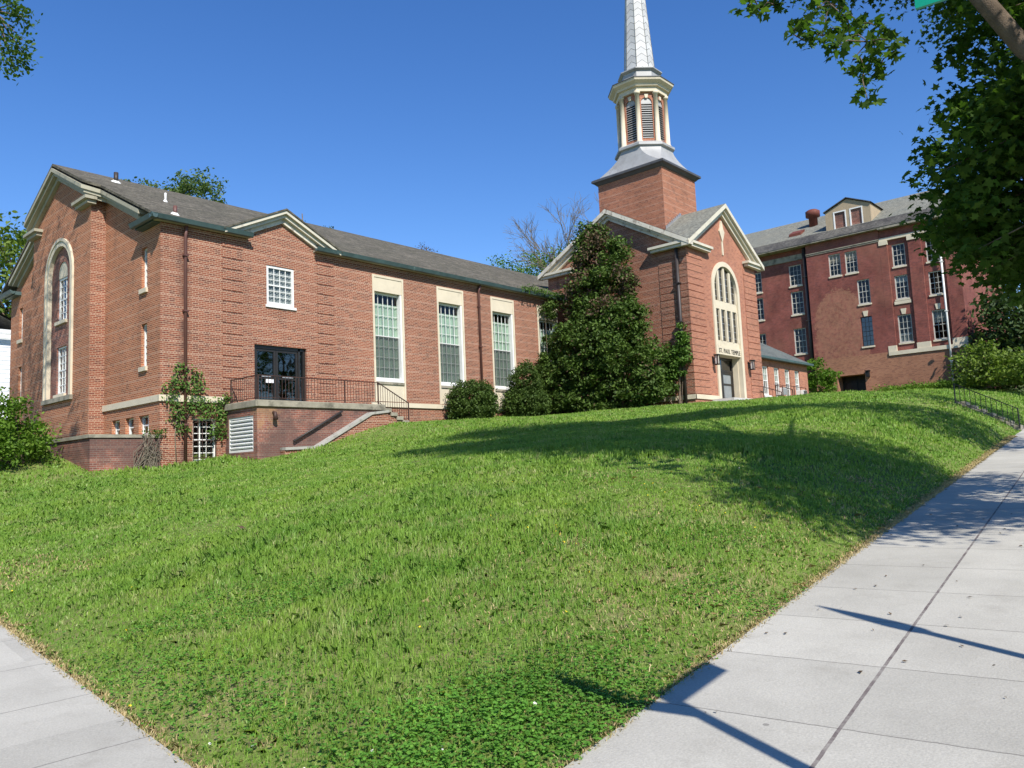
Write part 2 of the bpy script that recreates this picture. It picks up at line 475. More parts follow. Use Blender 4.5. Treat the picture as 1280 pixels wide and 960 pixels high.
    def build(s, name, mats, parent=None, uvfun=None, fix=True, bevel=0.0):
        off = root_loc(parent)
        me = bpy.data.meshes.new(name)
        vv = np.array(s.v, float).reshape(-1, 3)
        me.from_pydata((vv - off).tolist(), [], s.f)
        me.polygons.foreach_set('material_index', s.mi)
        me.polygons.foreach_set('use_smooth', s.sm)
        if not isinstance(mats, (list, tuple)): mats = [mats]
        for m in mats: me.materials.append(m)
        if fix:
            bm = bmesh.new(); bm.from_mesh(me)
            bmesh.ops.remove_doubles(bm, verts=bm.verts, dist=1e-5)
            bmesh.ops.recalc_face_normals(bm, faces=bm.faces)
            if bevel:
                bmesh.ops.bevel(bm, geom=[e for e in bm.edges if len(e.link_faces) == 2 and e.calc_face_angle(0) > 0.6], offset=bevel, segments=1, affect='EDGES')
            bm.to_mesh(me); bm.free()
        me.uv_layers.new(name='UVMap')
        n = len(me.loops)
        lv = np.zeros(n, int); me.loops.foreach_get('vertex_index', lv)
        co = np.zeros(len(me.vertices) * 3); me.vertices.foreach_get('co', co); co = co.reshape(-1, 3) + off
        npoly = len(me.polygons)
        nn = np.zeros(npoly * 3); me.polygons.foreach_get('normal', nn); nn = nn.reshape(-1, 3)
        lt = np.zeros(npoly, int); me.polygons.foreach_get('loop_total', lt)
        nl = np.repeat(nn, lt, axis=0)
        c = co[lv]
        uv = np.zeros((n, 2))
        an = np.abs(nl)
        flat = an[:, 2] > 0.25
        byy = an[:, 1] >= an[:, 0]
        wl = ~flat
        k = wl & byy; uv[k] = c[k][:, [0, 2]]
        k = wl & ~byy; uv[k] = c[k][:, [1, 2]]
        inv = 1 / np.maximum(an[:, 2], 0.3)
        k = flat & byy; uv[k, 0] = c[k, 0]; uv[k, 1] = c[k, 1] * inv[k]
        k = flat & ~byy; uv[k, 0] = c[k, 1]; uv[k, 1] = c[k, 0] * inv[k]
        if uvfun is not None: uv = uvfun(c, nl, uv)
        me.uv_layers[0].data.foreach_set('uv', uv.ravel())
        o = bpy.data.objects.new(name, me)
        return link(o, parent)

def fast(name, verts, k, mat, parent=None, smooth=False):
    """verts (N*k,3) : N separate k-gons"""
    off = root_loc(parent)
    verts = (np.asarray(verts) - off).astype(np.float32)
    n = len(verts)
    me = bpy.data.meshes.new(name)
    me.vertices.add(n); me.vertices.foreach_set('co', verts.ravel())
    me.loops.add(n); me.loops.foreach_set('vertex_index', np.arange(n, dtype=np.int32))
    me.polygons.add(n // k); me.polygons.foreach_set('loop_start', np.arange(0, n, k, dtype=np.int32))
    me.update(calc_edges=True)
    me.materials.append(mat)
    o = bpy.data.objects.new(name, me)
    return link(o, parent)

def unit(a): return a / np.maximum(np.linalg.norm(a, axis=-1, keepdims=True), 1e-9)

SHAPES = {
    'leaf': np.array([(0, -.5, 0), (.22, -.2, .04), (.24, .12, .05), (0, .5, -.04), (-.24, .12, .05), (-.22, -.2, .04)]),
    'quad': np.array([(0, -.5, 0), (.3, 0, .05), (0, .5, 0), (-.3, 0, .05)]),
    'maple': np.array([(0, -.45, 0), (.16, -.22, .02), (.42, -.24, -.04), (.34, -.02, .0), (.52, .2, -.06), (.22, .16, .03), (.0, .55, -.05), (-.22, .16, .03), (-.52, .2, -.06), (-.34, -.02, .0), (-.42, -.24, -.04), (-.16, -.22, .02)]),
    'round': np.array([(0, -.45, 0), (.38, -.3, .03), (.48, .1, .05), (.25, .42, .0), (-.25, .42, .0), (-.48, .1, .05), (-.38, -.3, .03)]),
    'needle': np.array([(-.07, -.5, 0), (.07, -.5, 0), (.05, .5, .1), (-.05, .5, .1)]),
}
def leaves(name, pts, size, mat, parent, shape='leaf', up=0.5, droop=0.0, outward=None, g=None, jitter=0.3):
    g = g or rng
    n = len(pts)
    nr = g.normal(size=(n, 3)); nr[:, 2] = np.abs(nr[:, 2]) * 0.6 + up
    if outward is not None: nr = unit(nr) * 0.8 + outward
    nr = unit(nr)
    t = unit(np.cross(nr, g.normal(size=(n, 3))))
    if droop: 
        t = t + np.array([0, 0, -droop]); t = unit(t - nr * (t * nr).sum(1, keepdims=True))
    b = np.cross(nr, t)
    sc = size * (1 + jitter * g.uniform(-1, 1, (n, 1)))
    S = SHAPES[shape]
    V = pts[:, None, :] + sc[:, :, None] * (b[:, None, :] * S[None, :, 0:1] + t[:, None, :] * S[None, :, 1:2] + nr[:, None, :] * S[None, :, 2:3])
    return fast(name, V.reshape(-1, 3), len(S), mat, parent)

def clumps(lobes, per, sigma, g=None, shell=0.55):
    """lobes: (cx,cy,cz,rx,ry,rz,nclumps). Leaves gathered round clump centres so that gaps stay between them."""
    g = g or rng
    out = []; cen = []
    for (cx, cy, cz, rx, ry, rz, nc) in lobes:
        d = unit(g.normal(size=(nc, 3)))
        r = shell + (1 - shell) * g.uniform(0, 1, (nc, 1)) ** 0.6
        r *= 1 + 0.10 * np.clip(g.normal(size=(nc, 1)), -1.5, 1.0)
        c = np.array([cx, cy, cz]) + d * r * np.array([rx, ry, rz])
        cen.append(c)
        k = g.poisson(per, nc)
        idx = np.repeat(np.arange(nc), k)
        s = sigma * g.uniform(0.6, 1.4, (nc, 1))
        out.append(c[idx] + np.clip(g.normal(size=(len(idx), 3)), -1.8, 1.8) * s[idx] * np.array([1, 1, 0.62]))
    return np.concatenate(out), np.concatenate(cen)

def limbs(mb, base, top, targets, r0, n, g, bend=0.15):
    base = Vector(base); top = Vector(top)
    tp = []
    for i in range(7):
        f = i / 6
        p = base.lerp(top, f) + Vector((g.normal() * bend * f, g.normal() * bend * f, 0))
        tp.append(p)
    mb.tube(tp, [r0 * (1.25 if i == 0 else 1) * (1 - 0.75 * i / 6) for i in range(7)], 10)
    idx = g.permutation(len(targets))[:n]
    for i in idx:
        q = Vector(targets[i])
        f = min(0.9, max(0.25, (q.z - base.z) / max(0.1, top.z - base.z) * 0.7))
        a = base.lerp(top, f)
        k = int(f * 6)
        a = tp[k].lerp(tp[min(6, k + 1)], f * 6 - k)
        mid = a.lerp(q, 0.5) + Vector((g.normal() * .2, g.normal() * .2, 0.12 * (q - a).length))
        mb.tube([a, a.lerp(mid, .5), mid, mid.lerp(q, .5), q], [r0 * .3, r0 * .24, r0 * .17, r0 * .1, r0 * .04], 6, caps=False)

def tree(name, label, cat, base, top, lobes, per, sigma, size, mat, r0=0.2, nl=14, shape='leaf', seed=1, group=None, bark=None, up=0.5, droop=0.0, shell=0.55):
    g = np.random.default_rng(seed)
    t = thing(name, label, cat, base, group)
    pts, cen = clumps(lobes, per, sigma, g, shell)
    leaves('crown', pts, size, mat, t, shape, up, droop, g=g)
    mb = MB(); limbs(mb, base, top, cen, r0, nl, g)
    mb.build('trunk', bark or M['bark'], t, fix=False)
    return t

# ------------------------------------------------------------------ wall planes and building parts
def PY(Y, s=1):                        # wall facing -Y (s=1) or +Y (s=-1): (u, v, out) -> (x, y, z)
    return lambda u, v, d: (u, Y - d * s, v)
def PX(X, s=1):                        # wall facing -X (s=1) or +X (s=-1)
    return lambda u, v, d: (X - d * s, u, v)

def wall(mb, P, outer, holes, depth=0.3, mi=0, edge=False):
    loops = [outer] + holes
    flat = [p for l in loops for p in l]
    tri = tessellate_polygon([[Vector((u, v, 0)) for u, v in l] for l in loops])
    b = len(mb.v)
    mb.v += [tuple(P(u, v, 0)) for u, v in flat]
    for t in tri:
        mb.f.append(tuple(b + i for i in t)); mb.mi.append(mi); mb.sm.append(False)
    for l in (loops if edge else holes):
        n = len(l)
        for i in range(n):
            a, c = l[i], l[(i + 1) % n]
            mb.poly([P(*a, 0), P(*c, 0), P(*c, -depth), P(*a, -depth)], mi)

def rect(u0, u1, v0, v1): return [(u0, v0), (u1, v0), (u1, v1), (u0, v1)]
def arch(u0, u1, v0, vs, n=16):
    c = (u0 + u1) / 2; r = (u1 - u0) / 2
    return [(u0, v0), (u1, v0)] + [(c + r * math.cos(math.pi * i / n), vs + r * math.sin(math.pi * i / n)) for i in range(n + 1)]

def window(parent, P, u0, u1, v0, v1, depth=0.12, fw=0.06, cols=3, rows=(2, 2), frame='white', glass='glass', sill=None,
           curtain=None, cmat='curtain', screen=False, mw=0.018, name='window', label=None, meet=True):
    mb = MB()
    d0, d1 = -depth - 0.06, -depth + 0.03
    mb.pbox(P, u0, u0 + fw, v0, v1, d0, d1); mb.pbox(P, u1 - fw, u1, v0, v1, d0, d1)
    mb.pbox(P, u0 + fw, u1 - fw, v0, v0 + fw * 1.3, d0, d1); mb.pbox(P, u0 + fw, u1 - fw, v1 - fw, v1, d0, d1)
    a, b = u0 + fw, u1 - fw
    lo, hi = v0 + fw * 1.3, v1 - fw
    mid = lo + (hi - lo) * rows[1] / (rows[0] + rows[1]) if meet else hi
    if meet: mb.pbox(P, a, b, mid - 0.025, mid + 0.025, d0 + 0.01, d1 - 0.02)
    m0, m1 = -depth - 0.035, -depth + 0.002
    for i in range(1, cols):
        u = a + (b - a) * i / cols
        mb.pbox(P, u - mw, u + mw, lo, hi, m0, m1)
    for (s, e, r) in ((lo, mid, rows[1]), (mid, hi, rows[0])):
        for i in range(1, r):
            v = s + (e - s) * i / r
            mb.pbox(P, a, b, v - mw * 0.8, v + mw * 0.8, m0 + 0.004, m1 - 0.004)
    o = mb.build(name, M[frame], parent)
    if label: o['label'] = label
    g = MB()
    g.poly([P(a, lo, -depth - 0.012), P(b, lo, -depth - 0.012), P(b, hi, -depth - 0.012), P(a, hi, -depth - 0.012)])
    g.build('pane', M[glass], o)
    if sill:
        s = MB(); s.pbox(P, u0 - 0.06, u1 + 0.06, v0 - sill[1], v0 - 0.002, -depth, sill[2])
        s.build('sill', M[sill[0]], o)
    if curtain:
        c = MB(); n = 44
        cv0, cv1 = curtain
        for i in range(n):
            ua, ub = u0 + (u1 - u0) * i / n, u0 + (u1 - u0) * (i + 1) / n
            da = -depth - 0.085 + 0.02 * math.sin(i * 1.25) ; db = -depth - 0.085 + 0.02 * math.sin((i + 1) * 1.25)
            c.poly([P(ua, cv0, da), P(ub, cv0, db), P(ub, cv1, db), P(ua, cv1, da)], 0, True)
        c.build('curtain' if cmat == 'curtain' else 'blind', M[cmat], o, fix=False)
    if screen:
        s = MB(); s.poly([P(a, lo, -depth + 0.012), P(b, lo, -depth + 0.012), P(b, mid, -depth + 0.012), P(a, mid, -depth + 0.012)])
        s.build('insect_screen', M['screen'], o)
    return o

def pipe(parent, pts, r, mat, name='downspout', brackets=()):
    mb = MB(); mb.tube(pts, r, 8)
    for z in brackets:
        p = pts[-1]
        mb.box(p[0] - r * 1.4, p[0] + r * 1.4, p[1] - r * 1.4, p[1] + r * 1.4, z - .03, z + .03)
    return mb.build(name, M[mat], parent)

# ------------------------------------------------------------------ the church: long wing
YF = 26.95                       # facade plane of the wing
XG, XP = 12.2, 11.66             # gable end: recessed and projecting planes
XS, YS = 35.6, 19.6              # narthex: left face and front face
RIDGE_Y, EAVE_Z, SL = 34.85, 9.05, 0.485
church = thing('church', 'long red brick church with grey shingle roof, louvred belfry and silver steeple', 'church', (24, 27, 2.2))
F = PY(YF); G = PX(XG); GP = PX(XP)
F_WIN = [21.39, 25.16, 28.82, 32.44]
WW = 1.74
mb = MB()
hol = [rect(16.3, 17.52, 6.66, 8.22), rect(15.76, 18.04, 2.8, 5.08), rect(13.36, 14.25, 0.72, 2.23)]
for x in F_WIN: hol.append(rect(x + 0.09, x + WW - 0.09, 3.12, 8.56))
out = [(XG, -0.5), (XS + .3, -0.5), (XS + .3, EAVE_Z), (19.40, EAVE_Z), (16.97, 10.23), (14.54, EAVE_Z), (XG, EAVE_Z)]
wall(mb, F, out, hol, 0.28)
mb.build('front_wall', M['brick'], church)
zr = lambda y: EAVE_Z + SL * (min(y, 2 * RIDGE_Y - y) - YF)      # wall top under the slope
def slab_wall(P, y0, y1, holes, name, mat):
    m2 = MB()
    top = [(y1, zr(y1) + .02)]
    if y0 < RIDGE_Y < y1: top.append((RIDGE_Y, zr(RIDGE_Y) + .02))
    top.append((y0, zr(y0) + .02))
    wall(m2, P, [(y0, -0.5), (y1, -0.5)] + top, holes, 0.28)
    return m2.build(name, M[mat], church)
PB0, PB1 = 31.68, 38.02
slits = [(27.98, 28.44, 6.92, 8.42), (27.98, 28.44, 4.12, 5.66)]
base_w = [(27.8, 28.6, 1.72, 2.40), (29.02, 29.72, 1.72, 2.40), (30.2, 30.9, 1.72, 2.40)]
slab_wall(G, YF, PB0, [rect(*s) for s in slits + base_w], 'gable_wall', 'brick_side')
far_slits = [(41.1, 41.56, 6.92, 8.42), (41.1, 41.56, 4.12, 5.66)]
slab_wall(G, PB1, 42.75, [rect(*s) for s in far_slits], 'gable_wall', 'brick_side')
slab_wall(GP, PB0, PB1, [arch(33.55, 36.15, 3.62, 8.62, 20)], 'gable_wall', 'brick_side')
for y, s in ((PB0, 1), (PB1, -1)):
    mb = MB(); mb.poly([(XP, y, -.5), (XG + .02, y, -.5), (XG + .02, y, zr(y)), (XP, y, zr(y))])
    mb.build('buttress_side', M['brick'], church)
mb = MB()                                                         # back and far walls close the wing
mb.poly([(XG, 42.75, -.5), (46, 42.75, -.5), (46, 42.75, EAVE_Z), (XG, 42.75, EAVE_Z)])
mb.poly([(46, YF + 2, 0), (46, 42.75, 0), (46, 42.75, EAVE_Z), (46, RIDGE_Y, zr(RIDGE_Y)), (46, YF + 2, zr(YF + 2))])
mb.build('rear_wall', M['brick'], church, fix=False)
mb = MB(); mb.box(XG + .4, 45.8, YF + .6, 42.5, 2.3, 2.5); mb.build('inside_floor', M['dark'], church)

# roof of the wing: two slopes, pushed forward over the projecting bay
mb = MB()
EY = YF - 0.36; EZ = EAVE_Z + 0.10; RZ = EZ + SL * (RIDGE_Y - EY)
def slope_pts(y): return EZ + SL * ((y if y <= RIDGE_Y else 2 * RIDGE_Y - y) - EY)
xl, xm, xr = XG - .42, XP - .36, 46.0
for sgn in (0, 1):
    m = (lambda y: y) if sgn == 0 else (lambda y: 2 * RIDGE_Y - y)
    yk, yk2 = PB0 - .55, PB0 - .05
    prof = [(xl, EY), (xl, yk), (xm, yk2), (xm, RIDGE_Y), (xr, RIDGE_Y), (xr, EY)]
    if sgn == 0: prof += [(19.46, EY), (16.97, EY + (10.36 - EZ) / SL), (14.48, EY)]
    up = [(x, m(y), slope_pts(m(y)) + 0.10) for x, y in prof]
    dn = [(x, m(y), slope_pts(m(y))) for x, y in prof]
    mb.poly(up); mb.poly(dn)
    for i in range(len(prof)):
        j = (i + 1) % len(prof)
        mb.poly([up[i], up[j], dn[j], dn[i]])
mb.build('roof', M['roof'], church, fix=False)
rng_roof = [o for o in church.children if o.name.startswith('roof')][0]
# rake cornice of the gable end, two-stepped, following the kink
def rake(parent, pts, prof, mat, name='rake_cornice'):
    """pts: polyline; prof: list of (depth along dirn, drop) boxes as offsets hexa between successive pts"""
    m2 = MB()
    for (a, b) in zip(pts[:-1], pts[1:]):
        for (n0, n1, z0, z1, nv) in prof:
            q = []
            for p in (a, b):
                for (nn, zz) in ((n0, z0), (n1, z0), (n1, z1), (n0, z1)):
                    q.append((p[0] + nv[0] * nn, p[1] + nv[1] * nn, p[2] + zz))
            m2.hexa(q)
    return m2.build(name, M[mat], parent)
nX = (-1, 0)
for m in ((lambda y: y), (lambda y: 2 * RIDGE_Y - y)):
    def pt(x, y): return (x, m(y), zr(y) + 0.13)
    for (d_, q_) in ((.9, (0.0, 0.40, -0.10, 0.05, nX)), (1.1, (0.0, 0.30, -0.24, -0.103, nX)), (1.3, (0.0, 0.14, -0.42, -0.243, nX))):
        rake(church, [pt(XG, YF + d_), pt(XG, PB0 - .5), pt(XP, PB0 - .05), pt(XP, RIDGE_Y)], [q_], 'soffit')
# cornice returns on the projecting bay
for (y0, y1) in ((PB0 - .32, PB0 + 1.1), (PB1 - 1.1, PB1 + .32)):
    mb = MB(); z = 10.92
    mb.box(XP - .34, XP + .1, y0, y1, z, z + .12); mb.box(XP - .22, XP + .1, y0 + .1, y1 - .1, z - .14, z - .003)
    mb.build('cornice_return', M['soffit'], church)
# stone surround of the two-storey arch, recessed panel and its windows
mb = MB()
n = 20
def archline(c, r, vs, v0): return [(c - r, v0)] + [(c + r * math.cos(math.pi - math.pi * i / n), vs + r * math.sin(math.pi - math.pi * i / n)) for i in range(n + 1)] + [(c + r, v0)]
mb.ring(GP, archline(34.85, 1.52, 8.62, 3.45), archline(34.85, 1.40, 8.62, 3.45), -.05, .08)
mb.ring(GP, archline(34.85, 1.398, 8.62, 3.45), archline(34.85, 1.20, 8.62, 3.45), -.12, .045)
mb.build('arch_surround', M['stone'], church)
mb = MB(); mb.pbox(GP, 33.28, 36.42, 3.42, 3.60, -.1, .12); mb.build('arch_sill', M['stone_grey'], church)
mb = MB(); PR = PX(XP + .11)
wall(mb, PR, arch(33.58, 36.12, 3.5, 8.62, 20), [rect(34.33, 35.37, 3.75, 5.7), arch(34.33, 35.37, 6.75, 8.7, 10)], 0.2, edge=False)
mb.build('recessed_panel', M['brick_stained'], church)
window(church, PR, 34.33, 35.37, 3.75, 5.7, 0.09, 0.07, 3, (3, 3), 'white', 'glass', ('stone', .12, .1), label='lower arched bay window')
window(church, PR, 34.33, 35.37, 6.75, 8.55, 0.09, 0.07, 3, (3, 3), 'white', 'glass', ('stone', .14, .1))
mb = MB(); mb.prism(PR, [(34.33, 8.56), (35.37, 8.56)] + [(34.85 + .52 * math.cos(math.pi * i / 12), 8.7 + .52 * math.sin(math.pi * i / 12)) for i in range(13)], -.15, -.03)
mb.build('arched_tympanum', M['stone'], church)
for s in slits + far_slits:
    window(church, G, s[0], s[1], s[2], s[3], 0.14, 0.05, 2, (3, 3), 'white', 'glass', ('stone', .16, .08))
for s in base_w:
    window(church, G, s[0], s[1], s[2], s[3], 0.16, 0.05, 2, (1, 1), 'white', 'glass', None)
# stone ledge band
mb = MB()
mb.pbox(G, YF + .002, PB0, 2.80, 3.02, -.02, .06)
mb.pbox(F, XG - .06, 14.5, 2.80, 3.02, -.02, .06)
mb.build('stone_ledge', M['stone'], church)
mb = MB(); mb.pbox(F, 21.2, XS, 2.88, 3.08, -.02, .07)
mb.build('stone_ledge', M['stone'], church)
# rusticated brick strips beside the door bay
def quoin(P, u0, u1, z0, z1, mat, step=0.406, gap=0.05, d=0.028, name='quoin_strip'):
    m2 = MB(); z = z0
    while z < z1 - .1:
        m2.pbox(P, u0, u1, z, min(z + step - gap, z1), -.01, d); z += step
    return m2.build(name, M[mat], church)
quoin(F, 14.48, 15.30, 2.93, 8.72, 'brick')
quoin(F, 18.58, 19.38, 2.93, 8.72, 'brick')
# corbelled brick courses under the gutter
mb = MB()
for (a, b) in ((XG - .02, 15.42), (18.45, XS)):
    for k in range(3):
        mb.pbox(F, a, b, EAVE_Z - .20 + .068 * k, EAVE_Z - .20 + .068 * (k + 1) - .004, -.01, .03 + .03 * k)
mb.build('brick_corbel', M['brick'], church)
# gutters
def gutter(x0, x1, y, z):
    m2 = MB()
    prof = [(0, .02), (-.02, -.09), (-.09, -.13), (-.17, -.10), (-.21, .0), (-.23, .05), (-.20, .05), (-.15, -.02), (-.09, -.07), (-.03, .02)]
    m2.loops([[(x, y + p[0], z + p[1]) for p in prof] for x in (x0, x1)])
    return m2.build('gutter', M['copper'], church)
gutter(XG - .5, 15.55, YF - .20, EAVE_Z + .13)
gutter(18.38, XS - .02, YF - .20, EAVE_Z + .13)
for m in ((lambda y: y), (lambda y: 2 * RIDGE_Y - y)):
    mb = MB()
    prof = [(0, .02), (-.02, -.09), (-.09, -.13), (-.17, -.10), (-.21, .0), (-.23, .05), (-.20, .05), (-.09, .0)]
    mb.loops([[(XG - .27 + p[0], m(y), EAVE_Z + .13 + p[1]) for p in prof] for y in (YF - .43, YF + 1.45)])
    mb.box(XG - .28, XG + .01, m(YF + .7) - .72, m(YF + .7) + .72, EAVE_Z - .02, EAVE_Z + .14)
    mb.build('gutter_return', M['copper'], church)
mb = MB(); mb.box(XG - .27, 15.5, YF - .28, YF + .1, EAVE_Z + .01, EAVE_Z + .08); mb.box(18.42, XS, YF - .28, YF + .1, EAVE_Z + .01, EAVE_Z + .08)
mb.build('soffit', M['soffit'], church)
# little gable over the door bay: roof, raking cornice
mb = MB()
GZ = 10.42
for s in (-1, 1):
    xe = 16.97 + s * 2.62
    ze = 9.16
    yb = EY + (GZ - EZ - .1) / SL
    for dz in (0, .07):
        mb.poly([(16.97, YF - .42, GZ + dz), (xe, YF - .42, ze + dz), (xe, EY + .02, ze + dz), (16.97, yb + .15, GZ + dz)])
    mb.poly([(16.97, YF - .42, GZ), (xe, YF - .42, ze), (xe, YF - .42, ze + .07), (16.97, YF - .42, GZ + .07)])
mb.build('pediment_roof', M['roof'], church, fix=False)
nY = (0, -1)
for s in (-1, 1):
    p = [(16.97 + s * 2.56, YF, 9.18), (16.97, YF, GZ)]
    rake(church, p, [(0, .38, -.13, -.005, nY)], 'cream', 'pediment_cornice')
    p = [(16.97 + s * 2.10, YF, GZ - 2.10 * .484), (16.97, YF, GZ)]
    rake(church, p, [(0, .26, -.27, -.133, nY)], 'cream', 'pediment_cornice')
    p = [(16.97 + s * 1.72, YF, GZ - 1.72 * .484), (16.97, YF, GZ)]
    rake(church, p, [(0, .12, -.46, -.273, nY)], 'peeling', 'pediment_moulding')
# upper window, tall windows
window(church, F, 16.3, 17.52, 6.66, 8.22, 0.06, 0.10, 4, (3, 3), 'white', 'glass', ('white', .10, .06), curtain=(6.75, 8.15), cmat='blind', mw=.013)
for i, x in enumerate(F_WIN):
    mb = MB()
    a, b = x, x + WW
    mb.pbox(F, a, a + .095, 3.10, 8.64, -.24, .03); mb.pbox(F, b - .095, b, 3.10, 8.64, -.24, .03)
    mb.pbox(F, a + .095, b - .095, 8.54, 8.64, -.24, .03)
    mb.pbox(F, a + .095, b - .095, 7.92, 8.538, -.24, .005)
    mb.pbox(F, a + .095, b - .095, 3.10, 3.86, -.24, .0)
    sr_ = mb.build('window_surround', M['stone'], church)
    mb = MB(); mb.pbox(F, a + .095, b - .095, 3.862, 3.97, -.24, .05); mb.build('stone_sill', M['stone_grey'], sr_)
    window(church, F, a + .10, b - .10, 4.06, 7.91, 0.20, 0.085, 5, (4, 4), 'white', 'glass', ('white', .085, .02), curtain=(4.1, 7.45), screen=True, mw=0.010, label=None)
    mb = MB(); mb.pbox(F, b - .19, b - .097, 4.06, 7.91, -.20, -.01); mb.build('jamb', M['white'], church)
# entrance doors on the terrace
mb = MB()
u0, u1, v0, v1 = 15.76, 18.04, 2.8, 5.08
mb.pbox(F, u0, u0 + .10, v0, v1, -.24, -.10); mb.pbox(F, u1 - .32, u1 - .24, v0, v1, -.24, -.10); mb.pbox(F, u1 - .10, u1, v0, v1, -.24, -.10)
mb.pbox(F, u0 + .10, u1 - .10, v1 - .12, v1, -.24, -.10)
df = mb.build('door_frame', M['bronze'], church)
mb = MB(); mb.poly([F(u1 - .24, v0, -.18), F(u1 - .10, v0, -.18), F(u1 - .10, v1 - .12, -.18), F(u1 - .24, v1 - .12, -.18)]); mb.build('sidelight_pane', M['glass_dark'], df)
for (a, b) in ((u0 + .10, 16.74), (16.75, u1 - .32)):
    mb = MB()
    mb.pbox(F, a, a + .09, v0 + .01, v1 - .125, -.22, -.14); mb.pbox(F, b - .09, b, v0 + .01, v1 - .125, -.22, -.14)
    mb.pbox(F, a + .09, b - .09, v1 - .22, v1 - .125, -.22, -.14); mb.pbox(F, a + .09, b - .09, v0 + .01, v0 + .24, -.22, -.14)
    mb.pbox(F, a + .09, b - .09, 3.80, 3.86, -.20, -.13)
    dr = mb.build('door', M['bronze'], church)
    mb = MB(); mb.poly([F(a + .09, v0 + .2, -.18), F(b - .09, v0 + .2, -.18), F(b - .09, v1 - .2, -.18), F(a + .09, v1 - .2, -.18)]); mb.build('pane', M['glass_dark'], dr)
    mb = MB(); mb.pbox(F, a + .25, b - .25, 3.87, 3.93, -.13, -.09); mb.build('push_bar', M['galv'], dr)
    mb = MB(); mb.pbox(F, b - .42, b - .10, 3.66, 3.84, -.165, -.135)
    if a < 16: mb.build('notice', M['paper'], dr)
# barred basement window
window(church, F, 13.36, 14.25, 0.72, 2.23, 0.14, 0.06, 3, (3, 3), 'white', 'glass', ('stone_grey', .1, .05))
mb = MB()
for i in range(6): mb.tube([F(13.4 + .81 * i / 5, .75, -.03), F(13.4 + .81 * i / 5, 2.2, -.03)], .012, 6)
for z in (.85, 1.45, 2.1): mb.pbox(F, 13.37, 14.24, z - .015, z + .015, -.035, -.025)
mb.build('window_bars', M['iron'], church)
# downspouts on the facade, vent pipes on the roof
pipe(church, [(13.06, YF - .16, EAVE_Z + .02), (13.06, YF - .075, EAVE_Z - .35), (13.06, YF - .075, .45)], .06, 'pipe', brackets=(8, 6, 4, 2))
pipe(church, [(27.92, YF - .22, EAVE_Z), (27.92, YF - .09, EAVE_Z - .3), (27.92, YF - .09, 2.5)], .055, 'pipe', brackets=(8, 6, 4))
for (y, h, r, mt) in ((33.22, .42, .09, 'pipe_dark'), (30.22, .36, .04, 'white'), (26.98, .32, .07, 'pipe')):
    x = {33.22: 13.18, 30.22: 13.87, 26.98: 12.73}[y]
    zz = slope_pts(y) + .1
    mb = MB(); mb.tube([(x, y, zz - .1), (x, y, zz + h)], r, 10)
    vp = mb.build('vent_pipe', M[mt], church)
    mb = MB(); mb.loops([[(x + rr * math.cos(k * math.pi / 5), y + rr * math.sin(k * math.pi / 5), zz + SL * rr * math.sin(k * math.pi / 5) + dz) for k in range(10)] for rr, dz in ((r * 2.2, .01), (r * 1.1, .09))])
    mb.build('flashing_collar', M['white'], vp)

# ------------------------------------------------------------------ the church: narthex block with steeple
W0, W1, D1 = XS, 43.42, 28.62
SF = PY(YS); SLF = PX(XS)
SE, SRZ = 11.02, 13.55          # wall eave and wall peak height
cxS, cyS = (W0 + W1) / 2, (YS + D1) / 2
mb = MB()
A0, A1, AV, AS = 38.02, 41.14, 3.12, 9.1
wall(mb, SF, [(W0, 0), (W1, 0), (W1, SE), (cxS, SRZ), (W0, SE)], [arch(A0 + .04, A1 - .04, AV, AS, 24)], 0.3)
mb.build('narthex_front_wall', M['brick_plain'], church)
mb = MB()
wall(mb, SLF, [(YS, 0), (D1, 0), (D1, SE), (cyS, SRZ), (YS, SE)], [], 0.3)
mb.build('narthex_side_wall', M['brick'], church)
mb = MB()
mb.poly([(W1, YS, 0), (W1, D1, 0), (W1, D1, SE), (W1, cyS, SRZ), (W1, YS, SE)])
mb.poly([(W0, D1, 0), (W1, D1, 0), (W1, D1, SE), (cxS, D1, SRZ), (W0, D1, SE)])
mb.build('narthex_rear_wall', M['brick_plain'], church, fix=False)
# cross-gable roof
oh = 0.42
mb = MB()
slx = (SRZ - SE) / (cxS - W0); sly = (SRZ - SE) / (cyS - YS)
ZT = 0.20
for dz in (ZT, ZT + .09):
    for s in (-1, 1):
        # front-back ridge along Y at cxS
        mb.poly([(cxS, YS - oh, SRZ + dz), (cxS + s * (cxS - W0 + oh), YS - oh, SE - slx * oh + dz), (cxS + s * (cxS - W0 + oh), YS + .06, SE - slx * oh + dz), (cxS, cyS, SRZ + dz)])
        mb.poly([(cxS, D1 + oh, SRZ + dz), (cxS + s * (cxS - W0 + oh), D1 + oh, SE - slx * oh + dz), (cxS + s * (cxS - W0 + oh), D1 - .06, SE - slx * oh + dz), (cxS, cyS, SRZ + dz)])
        # side ridge along X at cyS
        mb.poly([(cxS, cyS, SRZ + dz + .003), (cxS + s * (cxS - W0 + oh), cyS, SRZ + dz + .003), (cxS + s * (cxS - W0 + oh), YS - oh + .0, SE - sly * oh + dz + .003), (cxS + s * (cxS - W0), YS - .0, SE + dz + .003)])
        mb.poly([(cxS, cyS, SRZ + dz + .003), (cxS + s * (cxS - W0 + oh), cyS, SRZ + dz + .003), (cxS + s * (cxS - W0 + oh), D1 + oh, SE - sly * oh + dz + .003), (cxS + s * (cxS - W0), D1, SE + dz + .003)])
mb.build('narthex_roof', M['slate'], church, fix=False)
